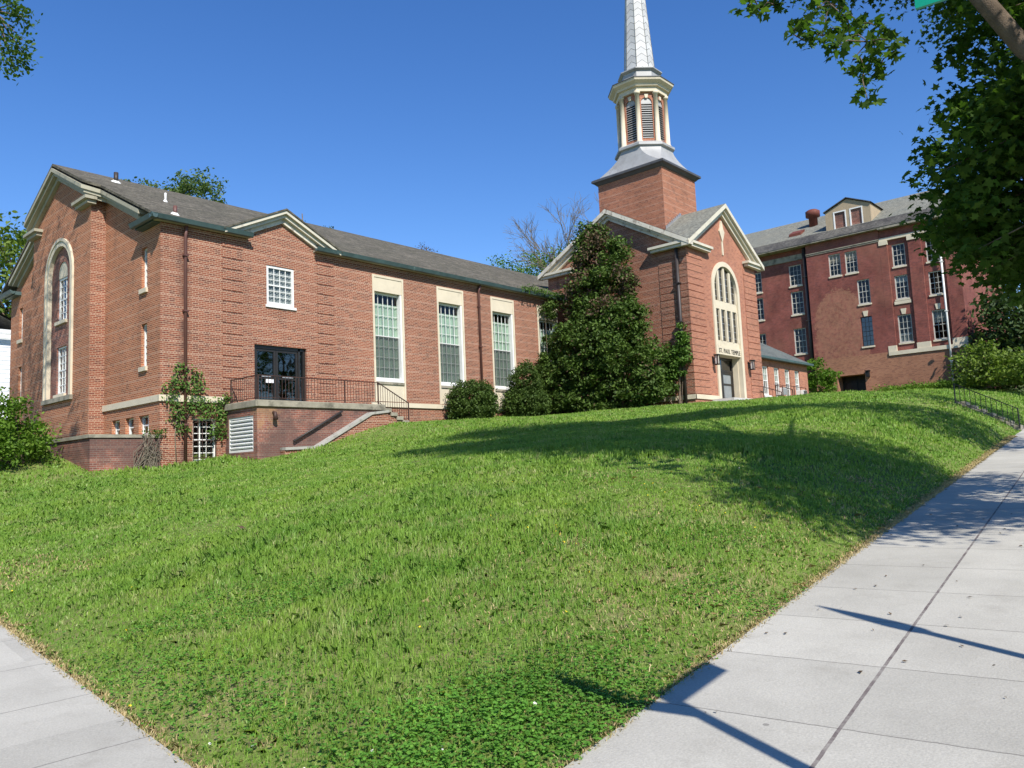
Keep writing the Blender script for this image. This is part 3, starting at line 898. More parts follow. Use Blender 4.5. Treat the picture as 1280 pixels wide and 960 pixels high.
def gable_cornice(P, c, half, nv, fixed, matn, axis):
    for s in (-1, 1):
        a = c + s * (half + oh); sl = (SRZ - SE) / half
        for (sh, q_) in ((0, (0, oh + .02, -.16, .075, nv)), (.42, (0, .30, -.30, -.163, nv)), (.72, (0, .16, -.50, -.303, nv))):
            a2 = a - s * sh; z2 = SE - sl * (oh - sh) + ZT
            p = [(a2, fixed, z2), (c, fixed, SRZ + ZT)] if axis == 'y' else [(fixed, a2, z2), (fixed, c, SRZ + ZT)]
            rake(church, p, [q_], matn)
gable_cornice(SF, cxS, cxS - W0, nY, YS, 'cream', 'y')
gable_cornice(SLF, cyS, cyS - YS, nX, XS, 'peeling', 'x')
# returns of the eaves at the corners
def ret(x0, x1, y0, y1):
    m2 = MB(); z = SE - .02
    m2.box(x0, x1, y0, y1, z - .03, z + .10)
    m2.box(x0 + .10, x1 - .10, y0 + .10, y1 - .10, z - .18, z - .033)
    m2.build('cornice_return', M['cream'], church)
ret(W0 - .40, W0 + .02, YS - .40, YS + 2.0)
ret(W0 + .023, W0 + 2.2, YS - .40, YS + .05)
ret(W1 - 1.5, W1 + .42, YS - .40, YS + .05)
ret(W0 - .40, W0 + .02, D1 - 2.0, D1 + .42)
quoin(SF, W0 - .026, W0 + 1.6, 3.36, 10.7, 'brick_plain', .350, .034)
quoin(SF, W1 - 1.5, W1 + .026, 3.36, 10.7, 'brick_plain', .350, .034)
quoin(SLF, YS - .026, YS + 1.62, 3.36, 10.7, 'brick', .350, .034)
mb = MB()
mb.pbox(SF, W0 - .06, A0 - .02, 3.08, 3.30, -.02, .06); mb.pbox(SLF, YS - .06, YF, 3.08, 3.30, -.02, .059)
mb.build('stone_ledge', M['stone'], church)
mb = MB(); mb.pbox(SF, A1 + .02, W1 + .06, 3.08, 3.30, -.02, .06); mb.build('stone_ledge', M['stone'], church)
# great arched window and doorway
c = (A0 + A1) / 2
mb = MB()
def archl(r, v0): return [(c - r, v0)] + [(c + r * math.cos(math.pi - math.pi * i / 24), AS + r * math.sin(math.pi - math.pi * i / 24)) for i in range(25)] + [(c + r, v0)]
mb.ring(SF, archl(1.56, AV), archl(1.30, AV), -.20, .07)
sur = mb.build('arch_surround', M['stone'], church)
R_ = 1.30
mb = MB()
mb.pbox(SF, c - R_, c + R_, 5.54, 5.98, -.20, .02)                   # name band
mb.pbox(SF, c - R_, c + R_, 5.98, 6.30, -.18, -.045)
mb.pbox(SF, c - R_, c + R_, 8.02, 8.46, -.17, -.035)                  # spandrel blocks
for k in range(5):
    u = c - R_ + 2 * R_ * k / 4
    hh = math.sqrt(max(0.0, R_ * R_ - (min(abs(u - c) + .08, R_)) ** 2))
    ua, ub = max(u - .085, c - R_), min(u + .085, c + R_)
    mb.pbox(SF, ua, ub, 6.30, 8.02, -.16, -.02)
    mb.pbox(SF, ua, ub, 8.46, AS + hh - .01 if hh > .05 else AS, -.16, -.02)
trac = mb.build('stone_tracery', M['stone'], church)
mb = MB()
mb.prism(SF, [(c - R_, 6.3), (c + R_, 6.3)] + [(c + R_ * math.cos(math.pi * i / 16), AS + R_ * math.sin(math.pi * i / 16)) for i in range(17)], -.125, -.115)
mb.build('leaded_pane', M['glass_dark'], trac)
for k in range(4):
    u = c - R_ + 2 * R_ * (k + .5) / 4
    mb = MB(); mb.pbox(SF, u - .008, u + .008, 6.3, 10.2 if abs(u - c) < .5 else 9.8, -.111, -.101)
    for z in np.arange(6.55, 10.0, .36):
        mb.pbox(SF, u - .22, u + .22, z - .012, z + .012, -.112, -.10)
    mb.build('glazing_bar', M['galv'], trac)
mb = MB()                                                            # deep reveal of the doorway
mb.pbox(SF, c - R_, c - R_ + .04, AV, 5.54, -.68, -.19); mb.pbox(SF, c + R_ - .04, c + R_, AV, 5.54, -.68, -.19)
mb.pbox(SF, c - R_ + .042, c + R_ - .042, 5.50, 5.538, -.68, -.19)
mb.build('door_reveal', M['stone'], church)
mb = MB()
a, b = c - R_ + .04, c + R_ - .04
for (p, q, r, s) in ((a, a + .1, AV, 5.5), (b - .1, b, AV, 5.5), (a, b, 5.38, 5.5), (a, b, 4.72, 4.82)): mb.pbox(SF, p, q, r, s, -.62, -.50)
fr = mb.build('door_frame', M['bronze'], church)
mb = MB(); mb.pbox(SF, a + .1, b - .1, 4.82, 5.38, -.58, -.56); mb.build('transom_pane', M['glass_dark'], fr)
for (p, q) in ((a + .1, c - .005), (c + .005, b - .1)):
    mb = MB(); mb.pbox(SF, p, p + .12, AV + .02, 4.72, -.59, -.52); mb.pbox(SF, q - .12, q, AV + .02, 4.72, -.59, -.52)
    mb.pbox(SF, p + .12, q - .12, AV + .02, AV + .2, -.59, -.52); mb.pbox(SF, p + .12, q - .12, 4.6, 4.72, -.59, -.52); mb.pbox(SF, p + .12, q - .12, 4.02, 4.10, -.59, -.52)
    dr = mb.build('door', M['bronze'], church)
    mb = MB(); mb.pbox(SF, p + .12, q - .12, AV + .2, 4.6, -.565, -.555); mb.build('pane', M['blind'], dr)
# lettering
td = bpy.data.curves.new('name_letters', 'FONT')
td.body = 'ST. PAUL TEMPLE'
td.size = 0.34; td.extrude = 0.010; td.offset = -0.003; td.align_x = 'CENTER'; td.space_character = 1.12; td.space_word = 1.1
to = bpy.data.objects.new('tmp_text', td); col.objects.link(to)
bpy.context.view_layer.update()
me = bpy.data.meshes.new_from_object(to.evaluated_get(bpy.context.evaluated_depsgraph_get()))
bpy.data.objects.remove(to)
xs = [v.co.x for v in me.vertices]; sx = 2.42 / (max(xs) - min(xs))
off = root_loc(church)
for v in me.vertices:
    x, y, z = v.co
    v.co = Vector((c + x * sx, YS - .034 - z * .8, 5.63 + y)) - Vector(off)
me.materials.clear(); me.materials.append(M['letter'])
lo_ = bpy.data.objects.new('name_letters', me); link(lo_, church); lo_['label'] = 'black capital letters reading ST. PAUL TEMPLE on the stone band'
# diamond ornament
mb = MB()
mb.prism(SF, [(c - .0, 11.75), (c - .30, 12.35), (c - .17, 12.55), (c - .06, 12.95), (c + .06, 12.95), (c + .17, 12.55), (c + .30, 12.35)], -.01, .07)
mb.pbox(SF, c - .07, c + .07, 11.05, 11.80, -.01, .05)
mb.build('stone_ornament', M['stone'], church)
# wall lanterns beside the door
for x in (37.62, 41.72):
    mb = MB()
    mb.box(x - .05, x + .05, YS - .05, YS, 4.97, 5.35); mb.box(x - .02, x + .02, YS - .17, YS - .05, 5.24, 5.28); mb.box(x - .02, x + .02, YS - .17, YS - .05, 5.02, 5.05)
    for (p, q) in ((-.10, -.36), (.07, -.36), (-.10, -.18), (.07, -.18)): mb.box(x + p, x + p + .03, YS + q, YS + q + .03, 4.93, 5.37)
    mb.box(x - .12, x + .12, YS - .38, YS - .13, 5.37, 5.43); mb.box(x - .11, x + .11, YS - .37, YS - .14, 4.88, 4.93)
    ln = mb.build('wall_lantern', M['black'], church)
    mb = MB(); mb.box(x - .06, x + .06, YS - .32, YS - .19, 4.94, 5.36); mb.build('lamp_glass', M['lamp_glass'], ln)
# downspout at the narthex corner, with a leader head
pipe(church, [(XS - .10, YS + .50, SE - .1), (XS - .10, YS + .50, 2.5)], .095, 'pipe_dark', brackets=(9, 7, 5))

# tower: brick base
TX, TY, TW = 39.55, 24.06, 2.0
TWX, TWY = 1.84, 2.15
mb = MB()
mb.box(TX - TWX, TX + TWX, TY - TWY, TY + TWY, SE + .5, 16.42)
mb.build('tower_base', M['brick_tower'], church)
mb = MB()
mb.loops([[(TX - TWX - q, TY - TWY - q, z), (TX + TWX + q, TY - TWY - q, z), (TX + TWX + q, TY + TWY + q, z), (TX - TWX - q, TY + TWY + q, z)] for q, z in ((.05, 16.28), (.16, 16.40), (.28, 16.46), (.28, 16.58), (.16, 16.66))])
mb.build('tower_eave', M['metal_dark'], church)
def octa(r, z, rot=math.pi / 8): return [(TX + r * math.cos(rot + k * math.pi / 4), TY + r * math.sin(rot + k * math.pi / 4), z) for k in range(8)]
sq = []
for k in range(8):
    an = math.pi / 8 + k * math.pi / 4
    x, y = math.cos(an), math.sin(an)
    m = max(abs(x), abs(y))
    # octagon vertices pair up towards the square's corners
    sx_, sy_ = (1 if x > 0 else -1), (1 if y > 0 else -1)
    sq.append((sx_, sy_) if True else (x / m, y / m))
rings = []
for i in range(9):
    f = i / 8
    z = 16.66 + 1.42 * f
    kk = (1 - f) ** 1.75
    qx, qy = TWX + .02, TWY + .02
    R0 = 1.62
    o8 = octa(R0 - .0, z)
    rings.append([(TX + sq[k][0] * qx * kk + (o8[k][0] - TX) * (1 - kk) , TY + sq[k][1] * qy * kk + (o8[k][1] - TY) * (1 - kk), z) for k in range(8)])
mb = MB(); mb.loops(rings, 0, False); mb.build('flared_roof', M['metal'], church)
mb = MB(); mb.loops([octa(1.60, 18.0), octa(1.78, 18.05), octa(1.78, 18.18), octa(1.62, 18.30)]); mb.build('belfry_base', M['metal'], church)
# belfry: eight brick faces with arched openings, louvres, columns
ri = 1.33
ap = ri * math.cos(math.pi / 8); hw = ri * math.sin(math.pi / 8)
belf = MB(); louv = MB(); key = MB(); colm = MB(); fan = MB()
for k in range(8):
    an = k * math.pi / 4
    nx, ny = math.cos(an), math.sin(an)
    tx, ty = -ny, nx
    P = lambda u, v, d, nx=nx, ny=ny, tx=tx, ty=ty: (TX + nx * (ap + d) + tx * u, TY + ny * (ap + d) + ty * u, v)
    wall(belf, P, rect(-hw, hw, 18.25, 21.35), [arch(-.32, .32, 18.55, 20.72, 12)], 0.16, edge=False)
    for z in np.arange(18.60, 20.66, .135):
        louv.hexa([P(-.315, z, -.02), P(.315, z, -.02), P(.315, z + .10, -.13), P(-.315, z + .10, -.13), P(-.315, z + .022, -.02), P(.315, z + .022, -.02), P(.315, z + .122, -.13), P(-.315, z + .122, -.13)])
    fan.prism(P, [(-.315, 20.70), (.315, 20.70)] + [(.315 * math.cos(math.pi * i / 10), 20.72 + .315 * math.sin(math.pi * i / 10)) for i in range(11)], -.12, -.06)
    key.prism(P, [(-.07, 20.98), (.07, 20.98), (.12, 21.22), (-.12, 21.22)], -.01, .05)
belf.build('belfry_wall', M['brick_plain'], church)
mb = MB(); mb.loops([octa(1.08, 18.3), octa(1.08, 21.3)]); mb.build('belfry_core', M['dark'], church)
louv.build('louvres', M['metal'], church); fan.build('fanlight_panel', M['metal'], church); key.build('keystones', M['stone'], church)
for k in range(8):
    an = math.pi / 8 + k * math.pi / 4
    x, y = TX + 1.40 * math.cos(an), TY + 1.40 * math.sin(an)
    mb = MB(); mb.tube([(x, y, 18.26), (x, y, 18.36), (x, y, 18.37), (x, y, 21.18), (x, y, 21.19), (x, y, 21.34)], [.19, .19, .145, .13, .18, .18], 12)
    mb.build('belfry_column', M['stone'], church)
mb = MB(); mb.loops([octa(1.52, 21.32), octa(1.52, 21.58), octa(1.66, 21.60), octa(1.70, 21.72), octa(1.92, 21.86), octa(1.95, 21.98), octa(1.3, 22.0)]); mb.build('belfry_cornice', M['stone'], church)
mb = MB(); mb.loops([octa(1.98, 21.985), octa(1.98, 22.03), octa(1.2, 22.16)]); mb.build('cornice_flashing', M['metal_dark'], church)
mb = MB(); mb.loops([octa(1.16, 22.10), octa(1.16, 22.74)]); mb.build('steeple_drum', M['metal'], church)
mb = MB(); mb.loops([octa(1.18, 22.74), octa(1.33, 22.84), octa(1.33, 22.90), octa(.95, 23.0)]); mb.build('drum_lip', M['metal'], church)
SPZ0, SPZ1 = 22.98, 36.2
mb = MB(); mb.loops([octa(.92, SPZ0), octa(.02, SPZ1)])
def spuv(cc, nl, uv):
    rel = cc - np.array([TX, TY, 0])
    an = np.arctan2(nl[:, 1], nl[:, 0])
    return np.stack([rel[:, 1] * np.cos(an) - rel[:, 0] * np.sin(an), cc[:, 2]], 1)
mb.build('spire', M['spire'], church, uvfun=spuv)
mb = MB()
for k in range(8):
    an = math.pi / 8 + k * math.pi / 4
    mb.tube([(TX + .92 * math.cos(an), TY + .92 * math.sin(an), SPZ0), (TX + .02 * math.cos(an), TY + .02 * math.sin(an), SPZ1)], .022, 5)
mb.build('spire_ribs', M['metal'], church)
# copper step flashing where the tower meets the roof
mb = MB()
for i in range(9):
    f = i / 9
    y = TY - TWY - .03
    xx = TX - TWX + 1.75 * f
    zz = SRZ + ZT + .1 - abs(xx - cxS) * slx
    mb.box(xx, xx + .19, y - .012, y, zz - .05, zz + .24)
mb.build('step_flashing', M['galv'], church)

# ------------------------------------------------------------------ the church: low wing on the right
LY, LX1, LE = 21.5, 54.9, 6.30
LP = PY(LY)
lw = [(47.73, 48.62), (49.45, 50.3), (51.12, 51.97), (52.73, 53.57)]
lwz = (3.92, 5.79)
mb = MB()
wall(mb, LP, [(W1, 2.0), (LX1, 2.0), (LX1, LE), (W1, LE)], [rect(a, b, *lwz) for a, b in lw], .25)
mb.poly([(LX1, LY, 2), (LX1, 28.5, 2), (LX1, 28.5, LE), (LX1, 25, 8.3), (LX1, LY, LE)])
mb.poly([(W1, 28.5, 2), (LX1, 28.5, 2), (LX1, 28.5, LE), (W1, 28.5, LE)])
mb.build('low_wing_wall', M['brick_plain'], church, fix=False)
mb = MB()
for dz in (.05, .13):
    mb.poly([(W1 + .05, LY - .3, LE + dz - .1), (LX1 + .2, LY - .3, LE + dz - .1), (LX1 + .2, 25, 8.35 + dz), (W1 + .05, 25, 8.35 + dz)])
    mb.poly([(W1 + .05, 28.8, LE + dz - .1), (LX1 + .2, 28.8, LE + dz - .1), (LX1 + .2, 25, 8.35 + dz), (W1 + .05, 25, 8.35 + dz)])
mb.build('low_wing_roof', M['slate_blue'], church, fix=False)
mb = MB(); mb.box(W1 + .06, LX1 + .22, LY - .42, LY - .28, LE - .10, LE + .04); mb.box(W1 + .06, LX1 + .1, LY - .28, LY + .02, LE - .08, LE - .02)
mb.build('low_wing_gutter', M['copper'], church)
for (a, b) in lw:
    window(church, LP, a, b, lwz[0], lwz[1], .12, .09, 3, (2, 2), 'white', 'glass', ('white', .1, .08), curtain=(4.9, 5.75))
for (x, z) in ((49.87, 3.95), (53.15, 3.95)):
    t = thing('window_air_conditioner', 'white air conditioner in the second window of the low side wing' if x < 51 else 'white air conditioner with dark grille in the last window of the low side wing', 'air conditioner', (x, LY - .1, z + .02), 'air conditioners in the low wing windows')
    mb = MB(); mb.box(x - .33, x + .33, LY - .45, LY + .06, z + .03, z + .48); mb.build('case', M['white'], t, bevel=.015)
    mb = MB()
    for k in range(9): mb.box(x - .30, x + .30, LY - .462, LY - .452, z + .06 + k * .045, z + .085 + k * .045)
    mb.build('grille', M['galv'] if x < 51 else M['dark'], t)

# ------------------------------------------------------------------ terrain
RA = math.radians(5.86)
RH = np.array([math.cos(RA), math.sin(RA)]); LH = np.array([-math.sin(RA), math.cos(RA)])
def sl2xy(s, l): return s * RH[0] + l * LH[0], s * RH[1] + l * LH[1]
def street_z(s): return -1.6 + 0.0647 * s
EDGE = 2.13                                    # lawn edge of the right-hand sidewalk
def left_edge_x(y): return 2.02 + 0.107 * (y - 4.05)
def left_z(y): return -1.5 + 0.03 * (y - 2.4)
ctrl = []
for s in (2.05, 5, 9, 14, 22, 30, 34, 45, 60, 80, 110): x, y = sl2xy(s, EDGE); ctrl.append((x, y, street_z(s)))
for y in (3.5, 6, 9, 13, 18, 25, 35, 50, 70): ctrl.append((left_edge_x(y), y, left_z(y)))
for s, l, dz in ((4, 3.0, .15), (7, 3.2, .30), (10, 3.3, .42), (15, 3.6, .62), (22, 4.0, .92), (28, 4.0, 1.05), (34, 4.05, 1.14), (34, 3.1, .6), (45, 4.4, 1.05), (60, 4.8, 1.05), (80, 6, 1.1)):
    x, y = sl2xy(s, l); ctrl.append((x, y, street_z(s) + dz))
ctrl += [(12.3, 26.95, .56), (14.5, 24.5, .66), (16.9, 24.4, 1.08), (19.9, 24.4, 1.93), (21.7, 24.8, 2.0), (24.9, 26.95, 2.24), (28.9, 26.95, 2.5), (33, 26.5, 2.66),
         (35.6, 23, 2.70), (35.6, 19.6, 2.75), (39.6, 18, 2.80), (43.4, 18.5, 2.92), (50, 21.5, 3.6), (55, 21.5, 3.75), (62, 23, 4.2), (70, 24, 4.45), (70, 17, 4.65), (70, 14.6, 4.75), (85, 16, 5.4), (85, 30, 5.4), (70, 45, 4.6), (40, 45, 3), (110, 30, 6.5), (40, 80, 3),
         (9.95, 26.95, .50), (8.7, 29, .85), (9, 34, 1.2), (9, 42, 1.7), (12, 60, 2.5),
         (8, 10, -.35), (14, 16, .48), (20, 10, 1.02), (26, 14, 1.72), (30, 11, 1.85), (20, 18, 1.25), (28, 20, 2.15), (6, 20, -.45)]
ctrl = np.array(ctrl)
def _phi(r2): return 0.5 * r2 * np.log(np.maximum(r2, 1e-9))
_n = len(ctrl)
_d2 = ((ctrl[:, None, :2] - ctrl[None, :, :2]) ** 2).sum(-1)
_K = np.zeros((_n + 3, _n + 3)); _K[:_n, :_n] = _phi(_d2) + np.eye(_n) * 0.6
_K[:_n, _n] = 1; _K[:_n, _n + 1:] = ctrl[:, :2]; _K[_n:, :_n] = _K[:_n, _n:].T
_W = np.linalg.solve(_K, np.concatenate([ctrl[:, 2], np.zeros(3)]))
def tps(x, y):
    x = np.asarray(x, float); y = np.asarray(y, float)
    o = np.zeros(x.shape) + _W[_n] + _W[_n + 1] * x + _W[_n + 2] * y
    for i in range(_n):
        o += _W[i] * _phi((x - ctrl[i, 0]) ** 2 + (y - ctrl[i, 1]) ** 2)
    return o
def lawn_z(x, y):
    x = np.asarray(x, float); y = np.asarray(y, float)
    s = x * RH[0] + y * RH[1]; l = x * LH[0] + y * LH[1]
    zr_ = street_z(s)
    zl_ = left_z(y)
    z = tps(x, y)
    a = np.clip((l - EDGE) / 0.5, 0, 1); a = a * a * (3 - 2 * a)
    b = np.clip((x - left_edge_x(y)) / 0.6, 0, 1); b = b * b * (3 - 2 * b)
    z = np.where(y < 60, zl_ * (1 - b) + z * b, z)
    z = (zr_) * (1 - a) + z * a
    bump = 0.018 * np.sin(x * 1.7 + 0.6 * y) * np.sin(y * 1.3) + 0.012 * np.sin(x * 4.1) * np.cos(y * 3.3 + x)
    return z + bump * a * b - 0.01

def grid_mesh(name, mat, fn, us, vs_, parent=None, smooth=True):
    U, V = np.meshgrid(us, vs_, indexing='ij')
    X, Y, Z = fn(U, V)
    nu, nv = U.shape
    verts = np.stack([X, Y, Z], -1).reshape(-1, 3)
    idx = np.arange(nu * nv).reshape(nu, nv)
    q = np.stack([idx[:-1, :-1], idx[1:, :-1], idx[1:, 1:], idx[:-1, 1:]], -1).reshape(-1, 4)
    me = bpy.data.meshes.new(name)
    me.from_pydata(verts.tolist(), [], q.tolist())
    me.polygons.foreach_set('use_smooth', [smooth] * len(q))
    me.materials.append(mat)
    me.uv_layers.new(name='UVMap')
    lv = np.zeros(len(me.loops), int); me.loops.foreach_get('vertex_index', lv)
    uv = np.stack([U.ravel(), V.ravel()], 1)[lv]
    me.uv_layers[0].data.foreach_set('uv', uv.ravel())
    return link(bpy.data.objects.new(name, me), parent)

def _lawn_mat():
    m, t, b = nodes('lawn_soil_and_thatch', 0.95, 0.1)
    p = posv(t)
    f = noise(t, p, 0.55, 6, 0.6); f2 = noise(t, p, 7, 5, 0.65)
    o = ramp(t, f, [(0.35, (0.09, 0.15, 0.026)), (0.55, (0.125, 0.185, 0.036)), (0.72, (0.21, 0.20, 0.08))])
    o = mixc(t, ramp(t, f2, [(0.46, 0), (0.66, 0.6)]), o, (0.19, 0.145, 0.08))
    f3 = noise(t, p, 45, 4, 0.7)
    o = mixc(t, 1.0, o, ramp(t, f3, [(0.3, 0.45), (0.7, 1.55)]), 'MULTIPLY')
    o = mixc(t, ramp(t, noise(t, p, 28, 4, 0.7), [(0.58, 0), (0.66, 0.7)]), o, (0.30, 0.24, 0.13))
    t.links.new(o, b.inputs['Base Color'])
    bn = N(t, 'ShaderNodeBump', Strength=0.8, Distance=0.04)
    t.links.new(f2, bn.inputs['Height']); t.links.new(bn.outputs[0], b.inputs['Normal'])
    return m
M['lawn'] = _lawn_mat()
ls = np.unique(np.concatenate([np.linspace(0, 1.5, 13), np.linspace(1.5, 14, 42), np.linspace(14, 40, 50), np.linspace(40, 110, 30)])) + EDGE
ss = np.unique(np.concatenate([np.linspace(0, 1.2, 7), np.linspace(1.2, 16, 50), np.linspace(16, 80, 110), np.linspace(80, 130, 20)]))
def lawn_fn(U, V):
    # rows follow the two street edges exactly
    l = V
    y0 = (l + 0.0) / LH[1]                     # solve the left edge on this row
    for _ in range(6):
        x0 = left_edge_x(y0); y0 = (l - x0 * LH[0]) / LH[1]
    s0 = x0 * RH[0] + y0 * RH[1]
    s = s0 + U
    X, Y = s * RH[0] + l * LH[0], s * RH[1] + l * LH[1]
    return X, Y, lawn_z(X, Y)
tag(grid_mesh('lawn', M['lawn'], lawn_fn, ss, ls), kind='structure')

def _walk_mat(side=False):
    m, t, b = nodes('side_sidewalk_concrete' if side else 'sidewalk_concrete', 0.88, 0.2)
    uv = uvv(t)
    s = t.nodes.new('ShaderNodeSeparateXYZ'); t.links.new(uv, s.inputs[0])
    p = posv(t)
    wob = math_(t, 'MULTIPLY', math_(t, 'SUBTRACT', noise(t, p, 9, 4), 0.5), 0.022)
    def joint(coord, period, off, w, k=1.0):
        f = math_(t, 'FRACT', math_(t, 'DIVIDE', math_(t, 'ADD', math_(t, 'SUBTRACT', coord, off), math_(t, 'MULTIPLY', wob, k)), period))
        d = math_(t, 'MULTIPLY', math_(t, 'MINIMUM', f, math_(t, 'SUBTRACT', 1.0, f)), period)
        return math_(t, 'LESS_THAN', d, w)
    jx = joint(s.outputs[0], 1.15 if side else 1.02, 0.13 if side else 0.08, 0.006)
    jl = joint(s.outputs[1], 50.0 if side else 1.0, 25.0 if side else 0.14, 0.010, 0.35)
    # slab to slab differences
    cell = t.nodes.new('ShaderNodeCombineXYZ')
    t.links.new(math_(t, 'FLOOR', math_(t, 'DIVIDE', math_(t, 'SUBTRACT', s.outputs[0], 0.08), 1.02)), cell.inputs[0])
    t.links.new(math_(t, 'FLOOR', math_(t, 'SUBTRACT', s.outputs[1], 0.14)), cell.inputs[1])
    wn = t.nodes.new('ShaderNodeTexWhiteNoise'); t.links.new(cell.outputs[0], wn.inputs[0])
    base = ramp(t, noise(t, p, 1.1, 7, 0.62), [(0.3, (0.395, 0.378, 0.328)), (0.7, (0.492, 0.472, 0.412))])
    base = mixc(t, 1.0, base, ramp(t, wn.outputs['Value'], [(0, 0.88), (1, 1.06)]), 'MULTIPLY')
    base = mixc(t, 1.0, base, ramp(t, noise(t, p, 90, 3), [(0.3, 0.86), (0.7, 1.1)]), 'MULTIPLY')
    base = mixc(t, ramp(t, noise(t, p, 2.6, 8, 0.7), [(0.54, 0), (0.76, 0.45)]), base, (0.27, 0.25, 0.21))
    # spots of old gum and lichen
    vo = N(t, 'ShaderNodeTexVoronoi', Scale=2.3); t.links.new(p, vo.inputs['Vector'])
    sp = math_(t, 'MULTIPLY', math_(t, 'LESS_THAN', vo.outputs['Distance'], 0.045), 0.6)
    pick = t.nodes.new('ShaderNodeSeparateColor'); t.links.new(vo.outputs['Color'], pick.inputs[0])
    dk = math_(t, 'MULTIPLY', sp, math_(t, 'GREATER_THAN', pick.outputs[0], 0.7))
    base = mixc(t, dk, base, (0.13, 0.12, 0.11))
    wt = math_(t, 'MULTIPLY', sp, math_(t, 'LESS_THAN', pick.outputs[0], 0.16))
    base = mixc(t, wt, base, (0.62, 0.62, 0.60))
    base = mixc(t, math_(t, 'MULTIPLY', jx, 0.72), base, (0.15, 0.14, 0.125))
    base = mixc(t, math_(t, 'MULTIPLY', jl, ramp(t, noise(t, p, 7, 6, 0.7), [(0.36, 0.45), (0.6, 0.95)])), base, (0.105, 0.08, 0.08))
    t.links.new(base, b.inputs['Base Color'])
    bn = N(t, 'ShaderNodeBump', Strength=0.25, Distance=0.01)
    t.links.new(noise(t, p, 60, 4), bn.inputs['Height']); t.links.new(bn.outputs[0], b.inputs['Normal'])
    return m
M['walk'] = _walk_mat()
M['side_walk'] = _walk_mat(True)
def strip(name, mat, l0, l1, s0, s1, dz, thick=0.12, n=30):
    def fn(U, V):
        X, Y = U * RH[0] + V * LH[0], U * RH[1] + V * LH[1]
        return X, Y, street_z(U) + dz
    o = grid_mesh(name, mat, fn, np.linspace(s0, s1, n), np.linspace(l0, l1, 3), smooth=False)
    return tag(o, kind='structure')
strip('sidewalk', M['walk'], -0.87, EDGE, -3, 120, 0.012)
strip('verge', M['lawn'], -2.3, -0.87, -3, 120, 0.0)
mb = MB()
for (a, b) in ((-3, 40), (40, 120)):
    q = []
    for s in (a, b):
        for (l, z) in ((-2.46, -.16), (-2.3, -.16), (-2.3, .02), (-2.46, .02)):
            x, y = sl2xy(s, l); q.append((x, y, street_z(s) + z))
    mb.hexa(q)
tag(mb.build('kerb', M['concrete']), kind='structure')
strip('road', M['asphalt'], -14, -2.46, -12, 120, -0.12)
strip('far_ground', M['lawn'], -90, -14, -12, 120, -0.2)
def left_strip(name, mat, a, b, y0, y1, dz, n=20):
    def fn(U, V):
        X = left_edge_x(U) - V
        return X, U, left_z(U) + dz
    return tag(grid_mesh(name, mat, fn, np.linspace(y0, y1, n), np.linspace(a, b, 3), smooth=False), kind='structure')
left_strip('side_sidewalk', M['side_walk'], 0.0, 2.14, 2.25, 90, 0.014)
left_strip('side_verge', M['lawn'], 2.14, 4.6, 2.25, 90, -.01)
left_strip('side_road', M['asphalt'], 4.6, 14, 2.25, 90, -.14)
left_strip('side_ground', M['lawn'], 14, 90, 2.25, 90, -.1)
mb = MB(); mb.poly([(-1500, -1500, -6), (1500, -1500, -6), (1500, 1500, -6), (-1500, 1500, -6)])
tag(mb.build('ground', M['lawn'], fix=False), kind='structure')
# driveway and walk draped on the lawn
def drape(name, mat, pts, width, dz=0.03):
    n = len(pts)
    def fn(U, V):
        P0 = np.array(pts, float)
        i = np.clip(U.astype(int), 0, n - 2); f = U - i
        c_ = P0[i] * (1 - f[..., None]) + P0[i + 1] * f[..., None]
        d = P0[i + 1] - P0[i]; d = d / np.linalg.norm(d, axis=-1, keepdims=True)
        X = c_[..., 0] - d[..., 1] * V; Y = c_[..., 1] + d[..., 0] * V
        return X, Y, lawn_z(X, Y) + dz
    return tag(grid_mesh(name, mat, fn, np.linspace(0, n - 1.0001, (n - 1) * 14), np.linspace(-width / 2, width / 2, 6)), kind='structure')

# ------------------------------------------------------------------ terrace, steps and walls in front of the church
terr = thing('entrance_terrace', 'raised brick terrace with stone cap, white louvre and steps below the dark double doors', 'terrace', (17.3, 25.8, 1.0))
YT, XT = 24.8, 14.58
mb = MB()
PT = PY(YT); PTL = PX(XT)
wall(mb, PT, [(XT, -.2), (20.1, -.2), (20.1, 2.50), (XT, 2.50)], [], .2, edge=False)
wall(mb, PTL, rect(YT, YF + .02, -.2, 2.50), [rect(25.05, 26.72, .98, 2.22)], .2, edge=False)
mb.poly([(20.1, YT, -.2), (20.1, YF, -.2), (20.1, YF, 2.5), (20.1, YT, 2.5)])
mb.build('wall', M['brick_stained'], terr, fix=False)
mb = MB(); mb.box(XT - .08, 20.16, YT - .08, YF - .03, 2.504, 2.74); mb.build('cap', M['stone_grey'], terr, bevel=.02)
mb = MB()
a, b = 25.05, 26.72
for (p, q, r, s) in ((a, a + .07, .98, 2.22), (b - .07, b, .98, 2.22), (a + .07, b - .07, .98, 1.06), (a + .07, b - .07, 2.15, 2.22)): mb.pbox(PTL, p, q, r, s, -.12, -.02)
for i in range(8):
    z = 1.09 + i * .135
    mb.hexa([PTL(a + .07, z, -.02), PTL(b - .07, z, -.02), PTL(b - .07, z + .09, -.13), PTL(a + .07, z + .09, -.13), PTL(a + .07, z + .05, -.005), PTL(b - .07, z + .05, -.005), PTL(b - .07, z + .14, -.115), PTL(a + .07, z + .14, -.115)])
mb.build('louvre', M['white'], terr)
for i in range(5):
    z = 2.60 - .155 * i
    mb = MB(); mb.box(20.165 + .3 * i, 20.165 + .3 * (i + 1) + .03, YT - .04, YF - .03, z - .155, z - .003); mb.build('step', M['stone_grey'], terr, bevel=.01)
mb = MB()
